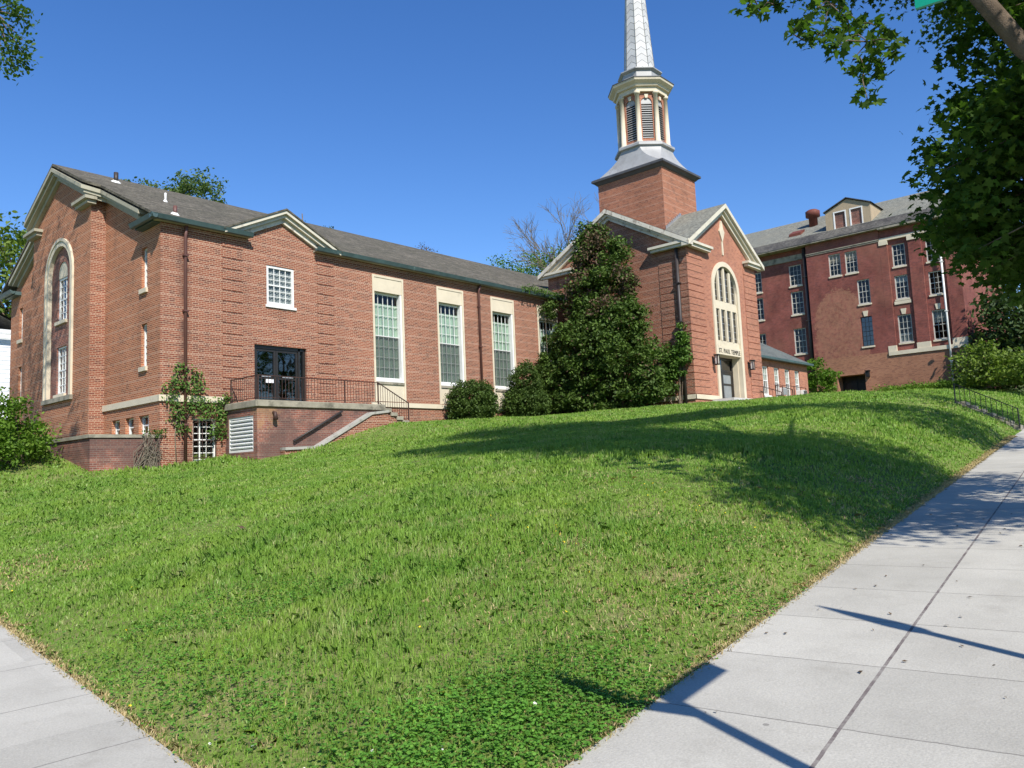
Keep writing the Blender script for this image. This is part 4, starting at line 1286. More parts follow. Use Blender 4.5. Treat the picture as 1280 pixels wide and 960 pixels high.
mb.prism(PY(YT + .02), [(20.17, .8), (21.7, .8), (21.7, 1.83), (20.17, 2.42)], -2.1, 0)
mb.build('step_wall', M['brick'], terr)
cop = [(15.45, 1.08), (16.80, 1.12), (19.28, 2.40), (20.1, 2.50)]
mb = MB(); mb.prism(PY(24.5), [(15.55, 0.2), (20.1, 0.2)] + [(u, v - .10) for u, v in cop[::-1]], -.27, 0)
mb.build('cheek_wall', M['brick'], terr)
mb = MB()
for (p, q) in zip(cop[:-1], cop[1:]):
    mb.hexa([(p[0], 24.44, p[1] - .097), (q[0], 24.44, q[1] - .097), (q[0], 24.79, q[1] - .097), (p[0], 24.79, p[1] - .097), (p[0], 24.44, p[1]), (q[0], 24.44, q[1]), (q[0], 24.79, q[1]), (p[0], 24.79, p[1])])
mb.build('coping', M['coping'], terr)
mb = MB(); mb.tube([(15.94, YT - .10, 1.30), (16.98, YT - .10, 1.85), (18.05, YT - .10, 2.42)], .04, 8)
for f in (.1, .5, .9): mb.tube([(15.94 + 2.11 * f, YT - .10, 1.30 + 1.12 * f), (15.94 + 2.11 * f, YT + .02, 1.26 + 1.12 * f)], .015, 6)
mb.build('handrail', M['pipe_dark'], terr)
mb = MB(); mb.tube([(15.2, YT - .02, 2.32), (15.2, YT - .14, 2.30), (15.2, YT - .16, 2.05)], [.05, .06, .09], 8); mb.build('wall_light', M['iron'], terr)

def railing(name, label, runs, mat='iron', h=0.85, group=None, sp=0.13, rad=0.010):
    """runs: list of (p0, p1) base points of a straight run"""
    r0 = runs[0][0]
    t = thing(name, label, 'railing', r0, group)
    rails = MB(); bal = MB(); posts = []
    for (a, b) in runs:
        a = Vector(a); b = Vector(b); L = (b - a).length
        up = Vector((0, 0, 1))
        rails.beam(a + up * h, b + up * h, .022, .014)
        rails.beam(a + up * .10, b + up * .10, .012, .010)
        n = max(2, int(L / sp))
        for i in range(1, n):
            p = a.lerp(b, i / n)
            bal.tube([p + up * .10, p + up * h], rad, 5, caps=False)
        for p in (a, b):
            if not any((p - q).length < .05 for q in posts): posts.append(p)
    rails.build('rail', M[mat], t)
    bal.build('balusters', M[mat], t, fix=False)
    for p in posts:
        m2 = MB(); m2.beam(p, p + Vector((0, 0, h + .02)), .02, .02); m2.build('post', M[mat], t)
    return t
zt = 2.74
railing('iron_railing', 'rusty iron railing round the edge of the brick terrace and down its steps', [((14.70, 26.75, zt), (14.70, 24.92, zt)), ((14.70, 24.92, zt), (16.6, 24.92, zt)), ((16.6, 24.92, zt), (18.35, 24.92, zt)), ((18.35, 24.92, zt), (19.95, 24.92, zt)), ((19.95, 24.92, zt), (21.5, 24.92, 1.98))], h=.88)
# front steps of the narthex
st = thing('front_steps', 'low pale stone landing with steps before the arched church doorway', 'steps', (40, 19, 2.8))
for i, (dx, z) in enumerate(((0, 3.10), (.34, 2.97), (.68, 2.84))):
    mb = MB(); mb.box(37.3 - dx * .6, 43.0 + dx, 18.4 - dx, YS - .005 + .0, z - .14, z - .001 * i); mb.build('step', M['concrete'], st)
mb = MB(); mb.box(37.4, 42.9, 18.5, YS + .55, 2.4, 2.955); mb.build('base', M['concrete'], st)
mb = MB(); mb.box(36.9, 37.35, YS - .34, YS - .07, 2.6, 2.98); mb.build('block', M['stone'], st)
for (y, nm) in ((18.55, 'near'), (19.35, 'far')):
    railing('step_railing', 'thin rusty handrail sloping down the church front landing, %s' % ('nearer the lawn' if nm == 'near' else 'close to the brick wall'), [((42.7, y, 3.1), (43.6, y, 3.05)), ((43.6, y, 3.05), (45.0, y, 2.95))] if nm == 'near' else [((42.9, y, 3.1), (45.3, y, 2.9))], h=.9, sp=.9, group='handrails at the church front landing')
mb = MB(); mb.box(45.4, 51.5, 20.2, 21.3, 2.9, 3.62)
tag(mb.build('concrete_ledge', M['concrete']), 'low concrete ramp wall below the windows of the side wing', 'ramp wall')
railing('ramp_railing', 'thin iron railing on the concrete ramp below the side wing windows', [((47.0, 20.3, 3.62), (49.5, 20.3, 3.62)), ((49.5, 20.3, 3.62), (51.4, 20.3, 3.6))], h=.8, sp=.8)
# areaway wall at the left corner
aw = thing('areaway_wall', 'low brick wall with grey cap round the basement windows at the left corner', 'wall', (10.0, 28, .6))
mb = MB(); AX, AYT = 9.97, YF
mb.box(AX, XG + .02, YF - .002 + .0, YF + .28, -.3, 1.55); mb.box(AX, AX + .28, YF + .28, 30.7, -.3, 1.55)
mb.build('wall', M['brick_stained'], aw)
mb = MB(); mb.box(AX - .05, XG - .01, YF - .05, YF + .33, 1.553, 1.66); mb.box(AX - .05, AX + .33, YF + .33, 30.75, 1.553, 1.66)
mb.build('cap', M['stone_grey'], aw)
# steps and railing going down the bank to the sidewalk
bs = thing('bank_steps', 'worn concrete steps cut into the grass bank down to the sidewalk', 'steps', (34.3, 6.4, .8))
for i in range(7):
    l = EDGE + .02 + i * .28; z = street_z(34.6) + .165 * (i + 1)
    q = []
    for zz in (z - .3, z):
        for (s, ll) in ((34.0, l), (35.5, l), (35.5, l + .32), (34.0, l + .32)): x, y = sl2xy(s, ll); q.append((x, y, zz))
    mb = MB(); mb.hexa(q); mb.build('step', M['stone_grey'], bs)
x0, y0 = sl2xy(33.85, EDGE + .05); x1, y1 = sl2xy(33.55, EDGE + 1.95); x2, y2 = sl2xy(33.5, EDGE + 2.0)
railing('bank_railing', 'black iron railing running down the shaded grass bank to the sidewalk', [((x1, y1, 1.72), (x0, y0, .66))], mat='black', h=.72, sp=.17, rad=.012)

# ------------------------------------------------------------------ old apartment building behind
XB = 70.0
ap = thing('apartment_building', 'old maroon brick apartment block with slate roof and tan dormer behind the church', 'apartment building', (76, 24, 4.5))
BP = PX(XB); BL = PX(XB + .55); BR = PX(XB + .16)
EZB = 18.75
wins_l = [(27.42, 28.56, 15.40, 17.30), (27.42, 28.56, 12.78, 14.86), (27.45, 28.56, 9.18, 11.48)]
more_l = [(y, y + 1.12, z0, z1) for y in (31.2, 34.6) for (_, _, z0, z1) in wins_l]
wins_p = [(23.72, 24.74, 15.48, 17.42), (22.32, 23.34, 15.48, 17.38), (21.50, 22.52, 12.64, 14.74)]
low_p = (21.55, 22.50, 9.02, 11.54)
wins_r = [(18.54, 19.56, 15.34, 17.22), (18.54, 19.56, 12.58, 14.56), (18.54, 19.60, 8.94, 11.26), (15.95, 16.98, 15.24, 17.06), (15.95, 16.98, 12.5, 14.40), (15.95, 17.00, 8.84, 11.24)]
def bwall(P, y0, y1, z0, z1, holes, mat):
    m2 = MB(); wall(m2, P, rect(y0, y1, z0, z1), holes, .3, edge=False); return m2.build('wall', M[mat], ap)
ENT = (22.52, 24.82, 4.3, 6.72)
bwall(BP, 20.45, 26.66, 8.30, EZB, [rect(*q) for q in wins_p + [low_p]], 'brick_old')
bwall(BP, 20.45, 26.66, 2.0, 8.30, [rect(*ENT)], 'brick_tan')
bwall(BL, 26.66, 44, 2.0, EZB, [rect(*q) for q in wins_l + more_l], 'brick_old')
bwall(BR, 14.6, 20.45, 8.02, EZB, [rect(*q) for q in wins_r], 'brick_old')
bwall(BP, 14.6, 20.449, 2.0, 8.0, [], 'brick_tan')
mb = MB()
mb.poly([(XB, 26.66, 2), (XB + .6, 26.66, 2), (XB + .6, 26.66, EZB), (XB, 26.66, EZB)])
mb.poly([(XB, 20.45, 8), (XB + .2, 20.45, 8), (XB + .2, 20.45, EZB), (XB, 20.45, EZB)])
mb.poly([(XB, 14.6, 2), (XB + 16, 14.6, 2), (XB + 16, 14.6, EZB), (XB, 14.6, EZB)])
mb.poly([(XB + 16, 14.6, 2), (XB + 16, 44, 2), (XB + 16, 44, EZB), (XB + 16, 14.6, EZB)])
mb.poly([(XB + .5, 44, 2), (XB + 16, 44, 2), (XB + 16, 44, EZB), (XB + .5, 44, EZB)])
mb.build('wall', M['brick_old'], ap, fix=False)
for (a, b, z0, z1) in wins_l + more_l: window(ap, BL, a, b, z0, z1, .12, .08, 3, (2, 2), 'old_white', 'glass', ('stone', .14, .08), mw=.014)
for i, (a, b, z0, z1) in enumerate(wins_p): window(ap, BP, a, b, z0, z1, .12, .08, 3, (2, 2), 'old_white', 'glass', ('stone', .14, .08), mw=.014, curtain=(z1 - .75, z1 - .05) if i < 2 else None, cmat='tan_board')
for i, (a, b, z0, z1) in enumerate(wins_r): window(ap, BR, a, b, z0, z1, .12, .08, 3, (2, 2), 'old_white', 'glass', ('stone', .14, .08), mw=.014, curtain={2: (z0 + .1, z0 + .8), 1: (z1 - .6, z1 - .05), 5: (z1 - 1.0, z1 - .05)}.get(i), cmat='blind')
window(ap, BP, *low_p, .16, .05, 3, (3, 3), 'bronze', 'glass_dark', ('stone', .14, .08), mw=.02)
for (u, z, P) in ((22.02, 11.56, BP), (19.07, 11.30, BR), (16.48, 11.28, BR)):
    mb = MB(); mb.prism(P, [(u - .13, z), (u + .13, z), (u + .22, z + .46), (u - .22, z + .46)], -.01, .06); mb.build('keystone', M['stone'], ap)
for (a, b) in ((14.58, 15.62), (17.26, 18.24), (19.84, 20.44)):
    mb = MB(); mb.pbox(BR, a, b, 8.0, 17.30, -.02, .16); pl = mb.build('pilaster', M['brick_old'], ap)
    mb = MB(); mb.pbox(BR, a - .02, b + .02, 8.30, 8.78, .0, .20); mb.build('base_block', M['stone'], pl)
    mb = MB(); mb.pbox(BR, a - .04, b + .04, 17.30, 17.66, .0, .24); mb.build('capital', M['stone'], pl)
mb = MB(); mb.pbox(BR, 14.56, 20.44, 7.98, 8.30, -.02, .26); mb.build('stone_band', M['stone'], ap)
mb = MB(); mb.pbox(BR, 14.6, 20.44, 17.66, 17.9, -.02, .20); mb.build('stone_band', M['stone'], ap)
mb = MB(); mb.pbox(BR, 18.4, 19.7, 12.16, 12.42, .0, .07); mb.build('stone_apron', M['stone'], ap)
mb = MB(); mb.pbox(BP, 20.47, 26.68, 17.68, 17.76, -.02, .06); mb.pbox(BP, 20.47, 26.68, 17.80, 17.88, -.02, .10); mb.build('cornice_band', M['stone_grey'], ap)
mb = MB(); mb.pbox(BL, 26.7, 44, 17.70, 18.2, -.02, .12); mb.build('frieze', M['stone_grey'], ap)
mb = MB()
mb.box(XB - .42, XB + .6, 14.2, 20.4, 18.60, 18.80); mb.box(XB - .42, XB + .6, 20.403, 44.3, 18.70, 18.80)
mb.build('eaves_board', M['stone_grey'], ap)
mb = MB()
RBX, RBZ = 77.6, 23.3
def rp(x):   # roof line: steep skirt, then the main slope
    return 18.82 + (x - (XB - .45)) * .85 if x < XB + .65 else 19.755 + (x - XB - .65) * (RBZ - 19.755) / (RBX - XB - .65)
for (x0, x1) in ((XB - .45, XB + .65),):
    mb.poly([(x0, 14.1, rp(x0)), (x0, 44.4, rp(x0)), (x1 - .001, 44.4, rp(x1 - .001)), (x1 - .001, 14.1, rp(x1 - .001))])
mb.poly([(XB - .45, 14.1, 18.8), (XB + .65, 14.1, 18.8), (XB + .65, 14.1, 19.75)])
mb.build('roof_skirt', M['slate_dark'], ap, fix=False)
mb = MB()
mb.poly([(XB + .65, 14.1, 19.755), (XB + .65, 44.4, 19.755), (RBX, 44.4, RBZ), (RBX, 17.5, RBZ)])
mb.poly([(RBX, 17.5, RBZ), (RBX, 44.4, RBZ), (XB + 16.6, 44.4, 18.8), (XB + 16.6, 14.1, 18.8)])
mb.poly([(XB + .65, 14.1, 19.755), (RBX, 17.5, RBZ), (XB + 16.6, 14.1, 18.8)])
mb.build('roof', M['slate'], ap, fix=False)
mb = MB()
DX, dy0, dy1, dz0, dz1, dzp = XB + .75, 21.1, 24.95, 19.5, 21.42, 22.25
PD = PX(DX); dm = (dy0 + dy1) / 2
wall(mb, PD, [(dy0, dz0 - .3), (dy1, dz0 - .3), (dy1, dz1), (dm, dzp), (dy0, dz1)], [rect(21.75, 22.85, 19.7, 21.32), rect(23.15, 24.25, 19.7, 21.32)], .15, edge=False)
for y in (dy0, dy1): mb.poly([(DX, y, dz0 - .3), (DX + 4.4, y, dz0 - .3), (DX + 4.4, y, dz1), (DX, y, dz1)])
dor = mb.build('dormer', M['tan_board'], ap, fix=False)
mb = MB()
for y in (dy0 - .12, dy1 + .12):
    mb.poly([(DX - .15, y, dz1), (DX - .15, dm, dzp + .06), (DX + 6, dm, dzp + .06), (DX + 4.6, y, dz1)])
    mb.poly([(DX - .15, y, dz1 + .08), (DX - .15, dm, dzp + .14), (DX + 6, dm, dzp + .14), (DX + 4.6, y, dz1 + .08)])
    mb.poly([(DX - .15, y, dz1), (DX - .15, dm, dzp + .06), (DX - .15, dm, dzp + .14), (DX - .15, y, dz1 + .08)])
mb.build('dormer_roof', M['slate_dark'], dor, fix=False)
for (a, b) in ((21.75, 22.85), (23.15, 24.25)):
    mb = MB()
    for (p, q, r, s) in ((a, a + .1, 19.7, 21.32), (b - .1, b, 19.7, 21.32), (a + .1, b - .1, 21.22, 21.32)): mb.pbox(PD, p, q, r, s, -.1, .03)
    mb.build('window_frame', M['white'], dor)
    mb = MB(); mb.pbox(PD, a + .1, b - .1, 19.7, 21.22, -.12, -.08); mb.build('brick_infill', M['brick_stained'], dor)
vx, vy = 74.2, 27.3
mb = MB(); mb.tube([(vx, vy, rp(vx) - .3), (vx, vy, rp(vx) + .8), (vx, vy, rp(vx) + .85), (vx, vy, rp(vx) + 1.35), (vx, vy, rp(vx) + 1.5)], [.40, .40, .66, .66, .42], 14); mb.build('roof_ventilator', M['rust'], ap)
mb = MB(); mb.hexa([(71.6, 27.6, rp(71.6)), (71.6, 28.7, rp(71.6)), (72.7, 28.7, rp(72.7)), (72.7, 27.6, rp(72.7)), (71.6, 27.6, rp(71.6) + .25), (71.6, 28.7, rp(71.6) + .25), (72.7, 28.7, rp(72.7) + .2), (72.7, 27.6, rp(72.7) + .2)]); mb.build('roof_hatch', M['rust'], ap)
pipe(ap, [(XB + .35, 26.98, 18.6), (XB + .35, 26.98, 3.5)], .16, 'pipe_dark', brackets=(16, 12, 8))
pipe(ap, [(XB - .14, 15.86, 18.3), (XB - .14, 15.86, 4.5)], .08, 'white', brackets=(15, 11, 7))
mb = MB()
mb.pbox(BP, 22.52, 24.82, 4.3, 6.72, -1.35, -1.25)
for u in (22.56, 23.6, 24.72): mb.pbox(BP, u, u + .08, 4.3, 6.72, -1.24, -1.16)
mb.pbox(BP, 22.52, 24.82, 6.2, 6.28, -1.245, -1.165)
mb.build('entrance_door', M['bronze'], ap)
mb = MB()
mb.pbox(BP, 22.50, 22.518, 4.3, 6.72, -1.3, -.3); mb.pbox(BP, 24.822, 24.84, 4.3, 6.72, -1.3, -.3); mb.pbox(BP, 22.5, 24.84, 6.722, 6.74, -1.3, -.3)
mb.build('entrance_reveal', M['brick_tan'], ap)
mb = MB(); mb.box(XB - .32, XB - .02, 22.1, 22.36, 6.4, 6.9); mb.box(XB - .4, XB + .02, 22.04, 22.42, 6.9, 6.96); mb.build('wall_lamp', M['black'], ap)
mb = MB(); mb.box(XB - 1.6, XB - .02, 21.7, 22.42, 4.0, 5.0); 
tag(mb.build('planter_wall', M['brick_tan']), 'low brick side wall beside the apartment entrance', 'wall')

# white house at the far left
wh = thing('white_house', 'white sided house with grey roof partly hidden left of the church', 'house', (10, 62, 3))
mb = MB()
HX0, HX1, HY0, HY1, HE = 4, 16.9, 57, 67, 10.0
mb.box(HX0, HX1, HY0, HY1, 1.5, HE)
for z in np.arange(2, HE, .28): mb.box(HX0 - .02, HX1 + .02, HY0 - .02, HY1 + .02, z, z + .035)
mb.build('wall', M['board_white'], wh)
mb = MB()
for dz in (0, .15):
    mb.poly([(HX1 + .6, HY0 - .6, HE + dz - .1), (HX1 + .6, HY1 + .6, HE + dz - .1), ((HX0 + HX1) / 2, HY1 + .6, HE + 3.4 + dz), ((HX0 + HX1) / 2, HY0 - .6, HE + 3.4 + dz)])
    mb.poly([(HX0 - .6, HY0 - .6, HE + dz - .1), (HX0 - .6, HY1 + .6, HE + dz - .1), ((HX0 + HX1) / 2, HY1 + .6, HE + 3.4 + dz), ((HX0 + HX1) / 2, HY0 - .6, HE + 3.4 + dz)])
mb.build('roof', M['slate_dark'], wh, fix=False)
mb = MB(); mb.box(HX1 + .55, HX1 + .72, HY0 - .6, HY1 + .6, HE - .22, HE + .04)
mb.box(HX0 - .6, HX1 + .6, HY0 - .66, HY0 - .5, HE - .2, HE + .02); mb.build('fascia', M['white'], wh)

# ------------------------------------------------------------------ street furniture just out of frame and at its edge
ph = math.radians(97)
SP = Vector((2.59, -0.33, float(street_z(2.55)) + .01))
sg = thing('street_sign', 'galvanised street name sign post with green blades, corner of one blade at top right', 'street sign', SP)
mb = MB(); mb.tube([SP, SP + Vector((0, 0, 1.80 - SP.z))], .042, 10); mb.build('post', M['galv'], sg)
def blade(direction, z0, L, hgt=.23):
    d = Vector((math.cos(direction), math.sin(direction), 0)); nrm = Vector((-d.y, d.x, 0)) * .006
    a = SP + d * .02; b = SP + d * (.02 + L)
    m2 = MB()
    m2.hexa([(a - nrm) + Vector((0, 0, z0)), (b - nrm) + Vector((0, 0, z0)), (b + nrm) + Vector((0, 0, z0)), (a + nrm) + Vector((0, 0, z0)),
             (a - nrm) + Vector((0, 0, z0 + hgt)), (b - nrm) + Vector((0, 0, z0 + hgt)), (b + nrm) + Vector((0, 0, z0 + hgt)), (a + nrm) + Vector((0, 0, z0 + hgt))])
    m2.build('blade', M['green_sign'], sg)
blade(ph, 1.29 - SP.z, .88)
blade(ph - math.pi / 2, 1.54 - SP.z, .64)
x, y = sl2xy(4.5, -1.35)
lp = thing('street_lamp', 'slim grey street lamp with tapered globe standing on the verge', 'street lamp', (x, y, float(street_z(4.5))))
zb = float(street_z(4.5))
mb = MB(); mb.tube([(x, y, zb), (x, y, zb + .3), (x, y, zb + .31), (x, y, zb + 2.75)], [.09, .08, .045, .04], 10); mb.build('post', M['galv'], lp)
mb = MB(); mb.tube([(x, y, zb + 2.75), (x, y, zb + 2.85), (x, y, zb + 3.05), (x, y, zb + 3.4), (x, y, zb + 3.75)], [.04, .07, .08, .055, .01], 12); mb.build('globe', M['lamp_glass'], lp)

# ------------------------------------------------------------------ trees
def zl(x, y): return float(lawn_z(x, y))
g = np.random.default_rng(3)
BX, BY = sl2xy(11.0, -1.6)
t1 = thing('maple_tree', 'big leafy street maple overhanging the sidewalk at the upper right', 'tree', (BX, BY, float(street_z(11))))
pts, cen = clumps([(11.9, 1.4, 3.25, 2.0, 1.35, 1.4, 300), (12.0, 0.8, 5.0, 2.0, 1.55, 1.6, 240), (12.6, .2, 3.6, 2.2, 1.6, 1.3, 110)], 40, .19, g, .35)
hi, hcen = clumps([(9.3, 2.4, 10.6, 2.1, 2.0, 1.2, 260), (8.6, -.4, 10.2, 2.0, 1.9, 1.2, 240), (10.2, 5.0, 11.0, 2.0, 1.9, 1.2, 240), (8.0, -2.5, 6.2, 2.1, 1.8, 1.5, 150), (9.2, -2.8, 5.6, 1.8, 1.6, 1.4, 80), (11.2, -1.5, 7.6, 3.6, 3.0, 2.8, 260), (10.2, 1.6, 10.2, 2.2, 2.2, 1.4, 190), (12.2, 4.2, 10.6, 2.6, 2.4, 1.4, 330), (14.6, 6.6, 11.9, 2.6, 2.4, 1.4, 320), (16.6, 4.2, 11.2, 2.8, 2.6, 1.5, 330), (19.4, 2.4, 10.6, 2.6, 2.4, 1.5, 260)], 46, .30, g, .35)
pts = np.concatenate([pts, hi])
hang = np.array([(8.08, 3.49, 4.96), (8.5, 3.53, 5.11), (8.93, 3.53, 5.36), (8.43, 3.14, 4.68), (8.84, 3.19, 4.74), (8.3, 2.92, 4.62), (8.71, 2.96, 4.98), (9.14, 2.94, 5.2), (8.59, 2.67, 4.73), (8.96, 2.85, 4.75), (8.37, 2.72, 4.26), (8.8, 2.68, 4.54), (9.22, 2.68, 4.87), (8.66, 2.45, 4.35), (9.08, 2.43, 4.67), (8.52, 2.2, 4.22), (8.92, 2.27, 4.27), (9.24, 2.59, 4.46), (8.64, 2.51, 4.07), (9.04, 2.57, 4.1), (8.45, 2.45, 3.64), (8.87, 2.43, 4.1), (9.1, 3.06, 4.84), (8.61, 2.61, 4.19)])
hk = np.repeat(np.arange(len(hang)), 15)
hp = hang[hk] + np.clip(g.normal(size=(len(hk), 3)), -1.7, 1.7) * np.array([.07, .07, .06])
pts = np.concatenate([pts, hp])
leaves('crown', pts, .115, L_maple, t1, 'maple', .7, .3, g=g)
mb = MB()
limbs(mb, (BX, BY, float(street_z(11)) - .1), (11.4, -.2, 9.0), hcen, .24, 40, g)
for q in cen[g.permutation(len(cen))[:260]]:
    q = Vector(q); a = Vector((11.6 + g.normal() * .3, .2 + g.normal() * .3, max(2.6, q.z + g.uniform(-.3, .9))))
    m_ = a.lerp(q, .55) + Vector((0, 0, .18)); mb.tube([a, m_, q], [.022, .013, .005], 5, caps=False)
mb.tube([(BX, BY, 1.6), (10.5, .3, 3.2), (9.92, 1.25, 4.28), (9.7, 1.65, 5.1), (9.3, 2.4, 6.6), (9.2, 3.6, 8.6)], [.15, .12, .10, .095, .08, .04], 10)
hub = [Vector((8.7, 3.3, 5.9)), Vector((8.9, 2.75, 5.8))]
mb.tube([(9.3, 2.4, 6.6), (8.9, 3.0, 6.4), hub[0]], [.06, .04, .03], 6); mb.tube([(9.3, 2.4, 6.6), hub[1]], [.05, .03], 6)
order = np.argsort(-hang[:, 2])
done = [Vector((8.3, 3.35, 5.6)), Vector((8.75, 2.85, 5.6)), Vector((9.1, 2.7, 5.7))]
for q in done: mb.tube([hub[0], hub[0].lerp(q, .5) + Vector((0, 0, .12)), q], [.02, .015, .01], 5, caps=False)
for i in order:
    q = Vector(hang[i])
    a = min(done, key=lambda p: (p - q).length + (0 if p.z > q.z else 1))
    mb.tube([a, a.lerp(q, .5) + Vector((g.normal() * .03, g.normal() * .03, .05)), q], [.009, .007, .005], 5, caps=False)
    done.append(q)
mb.build('trunk', M['bark'], t1, fix=False)
BX2, BY2 = sl2xy(22, -1.6)
tree('maple_tree', 'second street maple further up the sidewalk behind the big one', 'tree', (BX2, BY2, float(street_z(22))), (22.4, -.2, 9), [(22.4, .2, 7.4, 3.6, 3.0, 2.4, 120), (23.5, -1, 10, 3.5, 3, 2.5, 60)], 40, .42, .17, L_maple, .24, 20, 'maple', 5, up=.7)
BX3, BY3 = sl2xy(33, -1.6)
tree('maple_tree', 'third street maple far up the sidewalk beyond the bank railing', 'tree', (BX3, BY3, float(street_z(33))), (33.5, 1, 10), [(33.4, 1.0, 8.5, 3.8, 3.2, 2.6, 120)], 36, .45, .19, L_maple, .24, 20, 'maple', 6, up=.7)
# tall tree at the left edge: a few sprigs hang into the picture
t3 = thing('tall_tree', 'tall tree left of the church with leafy sprigs hanging in the upper left corner', 'tree', (4.6, 26.0, zl(4.6, 26)))
pts, cen = clumps([(5.4, 26.8, 18.2, 2.5, 3.2, 2.8, 150), (3.6, 25.5, 15, 2.4, 3, 2.5, 50)], 34, .4, g)
sp = np.array([(6.15, 22.51, 12.41), (6.57, 23.08, 12.65), (6.99, 23.66, 13.02), (6.35, 22.8, 12.78), (6.37, 23.48, 12.17), (6.23, 22.49, 11.38), (6.64, 23.06, 11.72), (7.01, 23.65, 11.79), (6.44, 22.77, 11.02), (6.39, 23.48, 11.38), (6.5, 22.41, 11.67)])
sk = np.repeat(np.arange(len(sp)), 60)
pts = np.concatenate([pts, sp[sk] + np.clip(g.normal(size=(len(sk), 3)), -1.8, 1.8) * np.array([.15, .2, .17])])
leaves('crown', pts, .13, L_maple, t3, 'leaf', .5, g=g)
mb = MB(); limbs(mb, (4.6, 26.0, zl(4.6, 26) - .2), (5.4, 26.2, 17), cen, .3, 26, g)
for q in sp: mb.tube([(5.3, 25.6, 14.2), (6.3, 24.2, 13.2), tuple(q)], [.05, .03, .008], 5, caps=False)
mb.build('trunk', M['bark'], t3, fix=False)

# ivy-covered evergreen against the narthex
ev = thing('evergreen_tree', 'tall dark ivy-clad evergreen leaning against the narthex side wall', 'tree', (33.6, 23.3, zl(33.6, 23.3)))
lob = [(33.9, 24.1, 12.0, .6, .85, .75, 26), (33.9, 23.75, 10.7, .95, 1.6, 1.3, 46), (33.7, 22.9, 9.2, .95, 1.3, 1.2, 30), (33.7, 24.4, 8.8, 1.0, 1.35, 1.4, 34),
       (33.4, 22.4, 7.2, 1.2, 1.5, 1.35, 42), (33.3, 24.5, 6.7, 1.25, 1.7, 1.45, 46), (33.2, 22.0, 5.3, 1.4, 1.7, 1.3, 46), (33.0, 24.4, 4.9, 1.5, 2.0, 1.35, 50), (33.0, 23.2, 6.0, 1.6, 1.6, 1.4, 40), (33.2, 20.9, 3.9, .9, 1.0, .9, 24), (33.2, 25.6, 3.7, 1.0, 1.1, .9, 24), (34.7, 23.6, 3.6, .6, 2.9, .9, 40), (32.6, 24.6, 3.3, .9, 1.6, .7, 26), (32.7, 22.4, 3.3, .9, 1.3, .7, 22)]
lob = [q[:6] + (int(q[6] * 1.7),) for q in lob]
pts, cen = clumps(lob, 95, .23, g, .55)
brown = (g.uniform(size=len(pts)) < np.where((pts[:, 2] > 7.5) & (np.sin(pts[:, 1] * 2.1 + pts[:, 2] * 1.3) > .1), .6, .03))
leaves('crown', pts[~brown], .17, L_dark, ev, 'leaf', .45, .3, g=g)
leaves('dry_foliage', pts[brown], .17, L_brown, ev, 'leaf', .3, .5, g=g)
mb = MB(); limbs(mb, (33.9, 23.5, zl(33.9, 23.5) - .2), (34.0, 23.8, 11.5), cen, .22, 60, g)
mb.tube([(33.3, 24.6, 2.4), (33.2, 24.7, 4.5), (33.4, 24.5, 6.5)], [.12, .10, .05], 8); mb.tube([(33.2, 22.3, 2.4), (33.1, 22.1, 4.5)], [.10, .06], 8)
mb.build('trunk', M['bark'], ev, fix=False)

def bush(name, label, cat, c_, lobes, per, sig, size, mat, seed, shape='leaf', up=.5, droop=0, shell=.6, group=None, stems=8):
    gg = np.random.default_rng(seed)
    t = thing(name, label, cat, c_, group)
    p_, ce = clumps(lobes, per, sig, gg, shell)
    keep = p_[:, 2] > c_[2] - .05
    leaves('foliage', p_[keep], size, mat, t, shape, up, droop, g=gg)
    m2 = MB()
    for q in ce[gg.permutation(len(ce))[:stems]]:
        b_ = Vector((c_[0] + gg.normal() * .1, c_[1] + gg.normal() * .1, c_[2] - .1)); q = Vector(q)
        m2.tube([b_, b_.lerp(q, .5) + Vector((0, 0, .1)), q], [.03, .02, .008], 5, caps=False)
    m2.build('stems', M['bark'], t, fix=False)
    return t
grp = 'clipped shrubs along the facade'
bush('round_shrub', 'round clipped green shrub under the second tall window', 'shrub', (26.1, 25.75, 2.2), [(26.1, 25.75, 3.12, 1.02, 1.02, .98, 330), (26.1, 25.75, 2.7, 1.05, 1.05, .55, 150), (26.1, 25.75, 3.1, .7, .7, .7, 90)], 36, .10, .10, L_shrub, 31, shell=.9, group=grp)
bush('round_shrub', 'taller egg-shaped clipped shrub beside the dark evergreen', 'shrub', (29.65, 25.6, 2.35), [(29.65, 25.6, 3.1, 1.05, 1.05, .85, 330), (29.65, 25.6, 3.9, .74, .74, 1.2, 250), (29.65, 25.6, 3.3, .7, .7, .9, 120)], 36, .10, .10, L_shrub, 32, shell=.9, group=grp)
bush('ivy_column', 'upright ivy mass climbing the facade corner between shrub and evergreen', 'ivy', (32.3, 26.1, 2.5), [(32.3, 26.2, 3.6, .75, .7, 1.1, 50), (32.5, 26.4, 5.2, .55, .5, 1.0, 34), (33.6, 26.5, 6.4, 1.1, .4, 1.0, 26), (33.2, 26.6, 8.4, .9, .3, .5, 10)], 95, .17, .13, L_dark, 33, shell=.5)
bush('climbing_vine', 'bright green vine wrapped round the dark narthex downspout', 'vine', (35.3, 20.3, 2.6), [(35.3, 20.5, 5.3, .25, .75, .75, 26), (35.35, 20.9, 4.3, .22, .9, .6, 18), (35.4, 20.0, 6.2, .15, .2, .55, 7), (35.3, 19.9, 4.9, .25, .3, .6, 8)], 62, .14, .15, L_ivy, 34, shell=.3)
vt = thing('climbing_vine', 'light green creeper over the barred basement window and left corner downspout', 'vine', (13.0, 26.8, .7))
